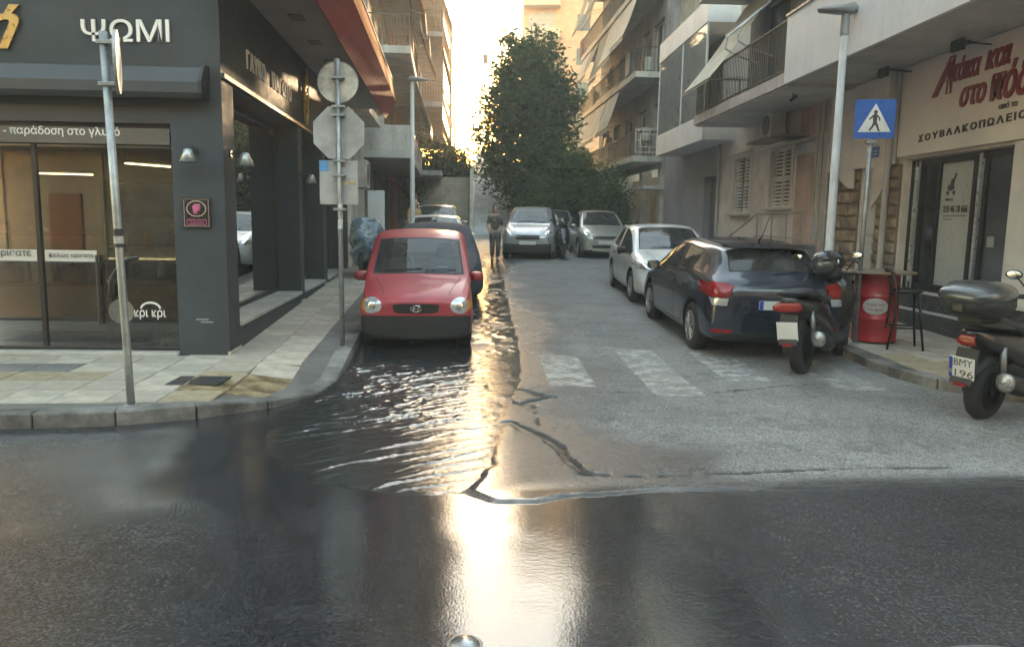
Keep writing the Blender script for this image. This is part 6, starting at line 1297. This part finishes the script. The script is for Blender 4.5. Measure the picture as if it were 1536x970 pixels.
    m_ = MB(); m_.tube([(.62, -.16, .24), (.35, -.2, .24), (.30, -.21, .27)], .022, 8); m_.loft([(-.16, -.215, .40, .055, .065, 2.4), (-.14, -.215, .395, .07, .08, 2.4), (.12, -.21, .33, .075, .085, 2.4), (.30, -.2, .28, .05, .055, 2.4)], 16); ex = mk('exhaust', m_, matteb, t, smooth=True, **L); m_ = MB(); m_.loft([(-.19, -.215, .405, .05, .06, 2.4), (-.165, -.215, .40, .068, .078, 2.4), (-.13, -.215, .392, .072, .082, 2.4)], 16); m_.tube([(-.2, -.215, .405), (-.17, -.215, .405)], .022, 10); mk('exhaust_cap', m_, mat('exhaust_cap', (.5, .5, .48), .35, metal=.6, var=.2), ex, smooth=True, **L)
    m_ = MB(); m_.loft([(-.05, .13, .28, .05, .08, 3), (.2, .13, .28, .08, .12, 3), (.5, .08, .3, .12, .12, 3)], 14); m_.loft([(.15, 0, .45, .13, .10, 3), (.5, 0, .42, .15, .12, 3)], 12); mk('engine', m_, matteb, t, smooth=True, **L)
    m_ = MB(); [m_.tube([(-.04, s * .15, .30), (-.10, s * .14, .68)], .028, 8) for s in (1, -1)]; mk('shock_absorber', m_, exm, t, smooth=True, **L)
    tw_ = .5 if topcase else 1; m_ = MB(); m_.loft([(-.40, 0, .70, .13 * tw_, .02, 3), (-.44, 0, .735, .15 * tw_, .036, 3), (-.40, 0, .77, .12 * tw_, .02, 3)], 16); mk('tail_light', m_, lensR, t, smooth=True, **L)
    m_ = MB(); m_.add([(-.38, -.09, .66), (-.38, .09, .66), (-.44, .09, .36), (-.44, -.09, .36), (-.36, -.09, .66), (-.36, .09, .66), (-.42, .09, .36), (-.42, -.09, .36)], [(0, 1, 2, 3), (4, 7, 6, 5), (0, 4, 5, 1), (3, 2, 6, 7), (0, 3, 7, 4), (1, 5, 6, 2)]); m_.loft([(-.40, 0, .40, .05, .02, 3), (-.2, 0, .5, .07, .05, 3), (-.05, 0, .58, .08, .06, 3)], 12); mk('mudguard', m_, matteb, t, **L)
    Mp = Matrix.Translation((-.432, 0, .50)) @ Matrix.Rotation(R(-11), 4, 'Y'); m_ = MB(Mp); m_.box(-.012, -.004, -.105, .105, -.095, .095); pl = mk('number_plate', m_, platem, t, bevel=.003, **L); mk('reflector', MB().box(-.452, -.44, -.05, .05, .345, .375), lensR, t, **L)
    if plate:
        Tp = Mp @ tframe((-.0135, .0, 0), (0, -1, 0)); mk('plate_band', MB(Mp).box(-.0135, -.0125, .075, .104, -.09, .09), plateb, pl, **L)
        for s, z, x in ((plate[0], .02, -.065), (plate[1], -.075, -.055)):
            tm_ = textmesh(s, .075, .0006, 0); xs_ = [v.co.x for v in tm_.vertices]; k_ = .155 / (max(xs_) - min(xs_)); zs_ = [v.co.y for v in tm_.vertices]; kz = .062 / (max(zs_) - min(zs_))
            for v in tm_.vertices: v.co = Tp @ Vector(((v.co.x - min(xs_)) * k_ + x, v.co.y * kz + z, v.co.z))
            tm_.materials.clear(); tm_.materials.append(inkm); link('plate_lettering', tm_, pl, True)
        mk('plate_seal', MB(Mp).box(-.0135, -.0125, .078, .1, -.055, -.02), mat('seal_yellow', (.6, .5, .05), .5), pl, **L)
    m_ = MB(); m_.tube([(-.05, .17, .84), (-.30, .15, .87), (-.40, .08, .88), (-.40, -.08, .88), (-.30, -.15, .87), (-.05, -.17, .84)], .014, 8); mk('grab_rail', m_, matteb, t, smooth=True, **L)
    if topcase:
        m_ = MB(); m_.loft([(-.62, 0, 1.06, .10, .05, 3), (-.58, 0, 1.05, .19, .09, 3.2), (-.40, 0, 1.04, .235, .12, 3.2), (-.16, 0, 1.04, .22, .12, 3.2), (-.06, 0, 1.06, .15, .09, 3), (-.04, 0, 1.07, .08, .05, 3)], 22); m_.v = [Vector((v.x, v.y * (1 if v.z > 1.04 else .8 + .2 * (v.z - .9) / .14), v.z)) for v in m_.v]; tcs = mk('top_case', m_, matteb, t, smooth=True, **L)
        m_ = MB(); m_.loft([(-.635, 0, 1.10, .10, .03, 2.6), (-.60, 0, 1.115, .20, .055, 2.8), (-.42, 0, 1.13, .245, .105, 2.6), (-.18, 0, 1.13, .23, .10, 2.6), (-.06, 0, 1.115, .15, .06, 2.6), (-.03, 0, 1.1, .08, .03, 2.6)], 22); mk('case_lid', m_, mat('case_grey', (.05, .052, .055), .22, var=.1, coat=.5), tcs, smooth=True, **L); mk('case_mount', MB().box(-.45, -.12, -.09, .09, .90, .935), matteb, t, **L); m_ = MB(); m_.box(-.642, -.62, -.04, .04, 1.0, 1.05); mk('case_lock', m_, black, tcs, **L)
    if helmet:
        h = tag(mk('helmet', MB().loft([(-.15, 0, .0, .04, .04, 2), (-.13, 0, 0, .09, .09, 2.2), (-.06, 0, .01, .125, .125, 2.2), (.04, 0, .0, .125, .125, 2.2), (.12, 0, -.02, .09, .10, 2.2), (.15, 0, -.03, .04, .05, 2)], 20), mat('helmet_grey', (.045, .05, .055), .25, var=.15, coat=.6), smooth=True), 'dark glossy crash helmet hung on the handlebar of the parked scooter', 'helmet')
        Mh = t.matrix_basis @ Matrix.Translation((.93, .03, 1.13)); h.matrix_basis = Mh @ Matrix.Scale(1.15, 4) @ Matrix.Rotation(R(200), 4, 'Z') @ Matrix.Rotation(R(-25), 4, 'Y')
        m_ = MB(); m_.loft([(.02, 0, .01, .128, .05, 2.2), (.10, 0, .0, .105, .05, 2.2), (.16, 0, -.01, .05, .035, 2.2)], 18); mk('visor', m_, mat('smoked_screen', None), h, smooth=True, local=True); m_ = MB(); m_.lathe([(.001, -.006), (.03, -.006), (.03, .006), (.001, .006)], 12, (.02, .128, 0), 'y'); mk('visor_hinge', m_, chrome, h, local=True)
    return t
p = G(1213, 568); scooter((p.x + .03, p.y + .27, 0), R(50), 'black scooter with red tail light and helmet parked behind the blue hatchback', helmet=True, lean=R(-4), steer=R(-14), scale=1.1)
p = G(1490, 634); scooter((p.x - .02, p.y + .14, 0), R(29), 'black scooter with grey top case and white number plate at the right kerb', topcase=True, plate=('BMY', '196'), lean=R(3), steer=R(14), scale=1.03)
scooter((2.62, 26.2, gz(26.2)), R(-90), 'dark scooter squeezed between the SUV and the champagne hatchback')
# motorcycle under a blue tarpaulin
tp = Vector((-2.72, 17.9, gz(17.9) + .12)); t = empty('covered_motorcycle', tp, R(92), label='motorcycle under a crumpled blue grey tarpaulin on the left pavement', cat='motorcycle')
m_ = MB(); secs = [(-.62, 0, .80, .08, .10, 2.2), (-.58, 0, .70, .22, .34, 2.4), (-.3, 0, .66, .27, .40, 2.6), (.05, 0, .64, .28, .42, 2.6), (.35, 0, .72, .33, .50, 2.5), (.6, 0, .78, .40, .60, 2.4), (.78, 0, .78, .36, .58, 2.4), (.95, 0, .70, .22, .40, 2.3), (1.02, 0, .62, .08, .2, 2)]
m_.loft(secs, 40); me = mesh('tarpaulin', m_, mat('tarp_blue', (.12, .17, .22), .38, var=.2, vs=4), True); o = link('tarpaulin', me, t, True); s_ = o.modifiers.new('s', 'SUBSURF'); s_.levels = 2; s_.render_levels = 2
tx = bpy.data.textures.new('folds', 'CLOUDS'); tx.noise_scale = .34; tx.noise_depth = 2; dm = o.modifiers.new('d', 'DISPLACE'); dm.texture = tx; dm.strength = .30; dm.mid_level = .5; dm.texture_coords = 'LOCAL'
for x in (-.45, .80):
    m_ = MB(); m_.lathe([(.17, -.05), (.25, -.055), (.29, -.03), (.29, .03), (.25, .055), (.17, .05), (.17, -.05)], 26, (x, 0, .29), 'y'); w = mk('wheel', m_, tyrem, t, smooth=True, local=True); m_ = MB(); m_.lathe([(.001, -.03), (.17, -.04), (.17, .04), (.001, .03)], 20, (x, 0, .29), 'y'); mk('rim', m_, matteb, w, local=True)

# ================================================================== people
def person(name, label, loc, rz, J, cols, hair, scale=1.0, bag=False):
    """J: joint positions; body grown with Skin, clothing as looser skins over it"""
    t = empty(name, loc, rz, label=label, cat='person'); t.scale = (scale,) * 3
    def skin(nm, pts, edges, rad, m, par, root=0):
        me = bpy.data.meshes.new(nm); me.from_pydata(pts, edges, []); o = bpy.data.objects.new(nm, me); col.objects.link(o); s = o.modifiers.new('k', 'SKIN'); s.use_smooth_shade = True
        for i, v in enumerate(me.skin_vertices[0].data): v.radius = rad[i] if isinstance(rad[i], tuple) else (rad[i], rad[i]); v.use_root = (i == root)
        u = o.modifiers.new('s', 'SUBSURF'); u.levels = 2; u.render_levels = 2; ev = evalmesh(o); bpy.data.objects.remove(o); ev.materials.clear(); ev.materials.append(m); ev.polygons.foreach_set('use_smooth', [True] * len(ev.polygons)); return link(nm, ev, par, True)
    P = J; names = list(P); ix = {k: i for i, k in enumerate(names)}
    E = [(ix[a], ix[b]) for a, b in (('pel', 'waist'), ('waist', 'chest'), ('chest', 'neck'), ('neck', 'head0'), ('chest', 'shL'), ('shL', 'elL'), ('elL', 'haL'), ('chest', 'shR'), ('shR', 'elR'), ('elR', 'haR'), ('pel', 'hipL'), ('hipL', 'knL'), ('knL', 'anL'), ('anL', 'toL'), ('pel', 'hipR'), ('hipR', 'knR'), ('knR', 'anR'), ('anR', 'toR'))]
    rr = {'pel': .13, 'waist': .115, 'chest': .135, 'neck': .055, 'head0': .05, 'shL': .065, 'shR': .065, 'elL': .042, 'elR': .042, 'haL': .03, 'haR': .03, 'hipL': .09, 'hipR': .09, 'knL': .058, 'knR': .058, 'anL': .04, 'anR': .04, 'toL': .035, 'toR': .035}
    skinm = mat('skin', (.42, .26, .18), .55, var=.06)
    body = skin('body', [P[k] for k in names], E, [rr[k] for k in names], skinm, t, ix['pel'])
    h = Vector(P['head0']) + Vector((0, -.01, .11)); m_ = MB(); m_.ell(h, .075, .095, .115, 18, 12); m_.ell(h + Vector((0, -.095, -.01)), .014, .02, .022, 8, 6); m_.ell(h + Vector((0, -.06, -.085)), .045, .04, .035, 10, 6)
    for s in (1, -1): m_.ell(h + Vector((s * .076, .01, -.005)), .012, .022, .032, 8, 6)
    hd = mk('head', m_, skinm, body, smooth=True, local=True)
    m_ = MB()
    for s in (1, -1): m_.ell(h + Vector((s * .03, -.086, .012)), .012, .008, .007, 8, 6)
    mk('eye', m_, inkm, hd, local=True); m_ = MB(); m_.ell(h + Vector((0, -.09, -.055)), .022, .008, .006, 8, 5); mk('mouth', m_, mat('lips', (.3, .1, .08), .5), hd, local=True)
    m_ = MB(); m_.ell(h + Vector((0, .02, .025)), .088, .098, .11, 18, 12); m_.ell(h + Vector((0, .07, -.06)), .075, .05, .10, 12, 8); mk('hair', m_, hair, body, smooth=True, local=True)
    # hands with fingers
    for sd in ('L', 'R'):
        p = Vector(P['ha' + sd]); d = (p - Vector(P['el' + sd])).normalized(); m_ = MB(); side = d.cross(Vector((1, 0, 0))).normalized(); m_.tube([p - d * .02, p + d * .03, p + d * .08], [.024, .034, .03], 8)
        for k in range(4): o_ = side * (-.024 + k * .016); l = (.06, .072, .068, .05)[k]; m_.tube([p + d * .075 + o_, p + d * (.075 + l * .55) + o_, p + d * (.075 + l) + o_ + Vector((0, -.012, 0))], [.009, .008, .006], 6)
        m_.tube([p + d * .02 + side * -.028, p + d * .055 + side * -.05, p + d * .085 + side * -.052], [.011, .009, .007], 6); mk('hand', m_, skinm, body, smooth=True, local=True)
    for part_, ks, ex in (('top', ('pel', 'waist', 'chest', 'shL', 'elL', 'shR', 'elR'), .014), ('trousers', ('pel', 'hipL', 'knL', 'anL', 'hipR', 'knR', 'anR'), .016)):
        nm2 = list(ks); i2 = {k: i for i, k in enumerate(nm2)}; E2 = [(i2[names[a]], i2[names[b]]) for a, b in E if names[a] in i2 and names[b] in i2]; pts = [Vector(P[k]) for k in nm2]
        for k in nm2:
            if k[:2] == 'an': pts[i2[k]] = Vector(P[k]) + Vector((0, 0, .05))
        skin(part_, [tuple(p) for p in pts], E2, [rr[k] + ex + (.012 if k[:2] in ('kn', 'an') else 0) for k in nm2], cols[part_], body, 0)
    for sd in ('L', 'R'):
        a, b = Vector(P['an' + sd]), Vector(P['to' + sd]); m_ = MB(); d = (b - a); d.z = 0; d.normalize(); o_ = Vector((a.x, a.y, b.z)); m_.tube([o_ - d * .06 + Vector((0, 0, .0)), o_ + d * .04, o_ + d * .13, o_ + d * .19 - Vector((0, 0, .01))], [.038, .042, .042, .025], 10); mk('shoe', m_, cols['shoe'], body, smooth=True, local=True)
    return t
walk = dict(pel=(0, 0, .92), waist=(0, .01, 1.08), chest=(0, 0, 1.28), neck=(0, -.01, 1.45), head0=(0, -.02, 1.50), shL=(.17, 0, 1.38), elL=(.22, .08, 1.12), haL=(.23, -.02, .90), shR=(-.17, 0, 1.38), elR=(-.22, -.05, 1.12), haR=(-.2, -.2, .95), hipL=(.09, 0, .86), knL=(.09, -.12, .48), anL=(.08, -.06, .09), toL=(.08, -.18, .045), hipR=(-.09, 0, .86), knR=(-.08, -.02, .47), anR=(-.07, .14, .11), toR=(-.07, .03, .045))
darkc = mat('dark_print', (.04, .04, .038), .85, var=.4, vs=14, c2=(.16, .15, .12)); khaki = mat('dark_trousers', (.06, .055, .05), .85, var=.3, vs=10, c2=(.13, .12, .1)); hairm = mat('dark_hair', (.02, .015, .012), .6, var=.2)
person('person', 'person in dark patterned clothes walking down the flooded gutter by the cars', (.38, 23.6, gz(23.6)), R(5), walk, {'top': darkc, 'trousers': khaki, 'shoe': rubber}, hairm, 1.0)
stand = dict(walk); stand.update(knL=(.09, -.02, .48), anL=(.09, .0, .09), toL=(.1, -.12, .045), knR=(-.09, -.01, .47), anR=(-.09, .01, .09), toR=(-.1, -.11, .045), haR=(-.2, -.1, .92))
person('person', 'person in a mustard top standing on the pavement by the slim street lamp', (-2.15, 24.5, gz(24.5) + .12), R(25), stand, {'top': mat('mustard_top', (.42, .28, .10), .85, var=.15), 'trousers': mat('pale_trousers', (.35, .33, .3), .85, var=.15), 'shoe': rubber}, mat('grey_hair', (.3, .29, .28), .6, var=.2))
# road stud at the foot of the picture, broken asphalt hole
p = G(697, 967); sd_ = empty('road_stud', (p.x, p.y, 0), label='round metal road stud set in the wet main street', cat='road stud'); mk('dome', MB().lathe([(.062, 0), (.062, .006), (.05, .018), (.03, .026), (.001, .029)], 24, (p.x, p.y, 0)), mat('stud_metal', (.4, .4, .4), .3, metal=.8, var=.2), sd_, smooth=True); mk('flange', MB().lathe([(.075, -.01), (.075, .004), (.06, .005)], 24, (p.x, p.y, 0)), exm, sd_)
# oil can / litter by the curb
p = G(1272, 540); 

# ================================================================== air
hz = mk('haze', MB().box(-45, 45, -20, 150, -1.4, 45), None, kind='stuff')
hm = bpy.data.materials.new('haze'); hm.use_nodes = True; n = hm.node_tree.nodes; n.remove(n['Principled BSDF']); pv = n.new('ShaderNodeVolumePrincipled'); pv.inputs['Color'].default_value = (.92, .90, .86, 1); pv.inputs['Density'].default_value = .0042; pv.inputs['Anisotropy'].default_value = .35
hm.node_tree.links.new(pv.outputs[0], n['Material Output'].inputs['Volume']); hz.data.materials.clear(); hz.data.materials.append(hm)
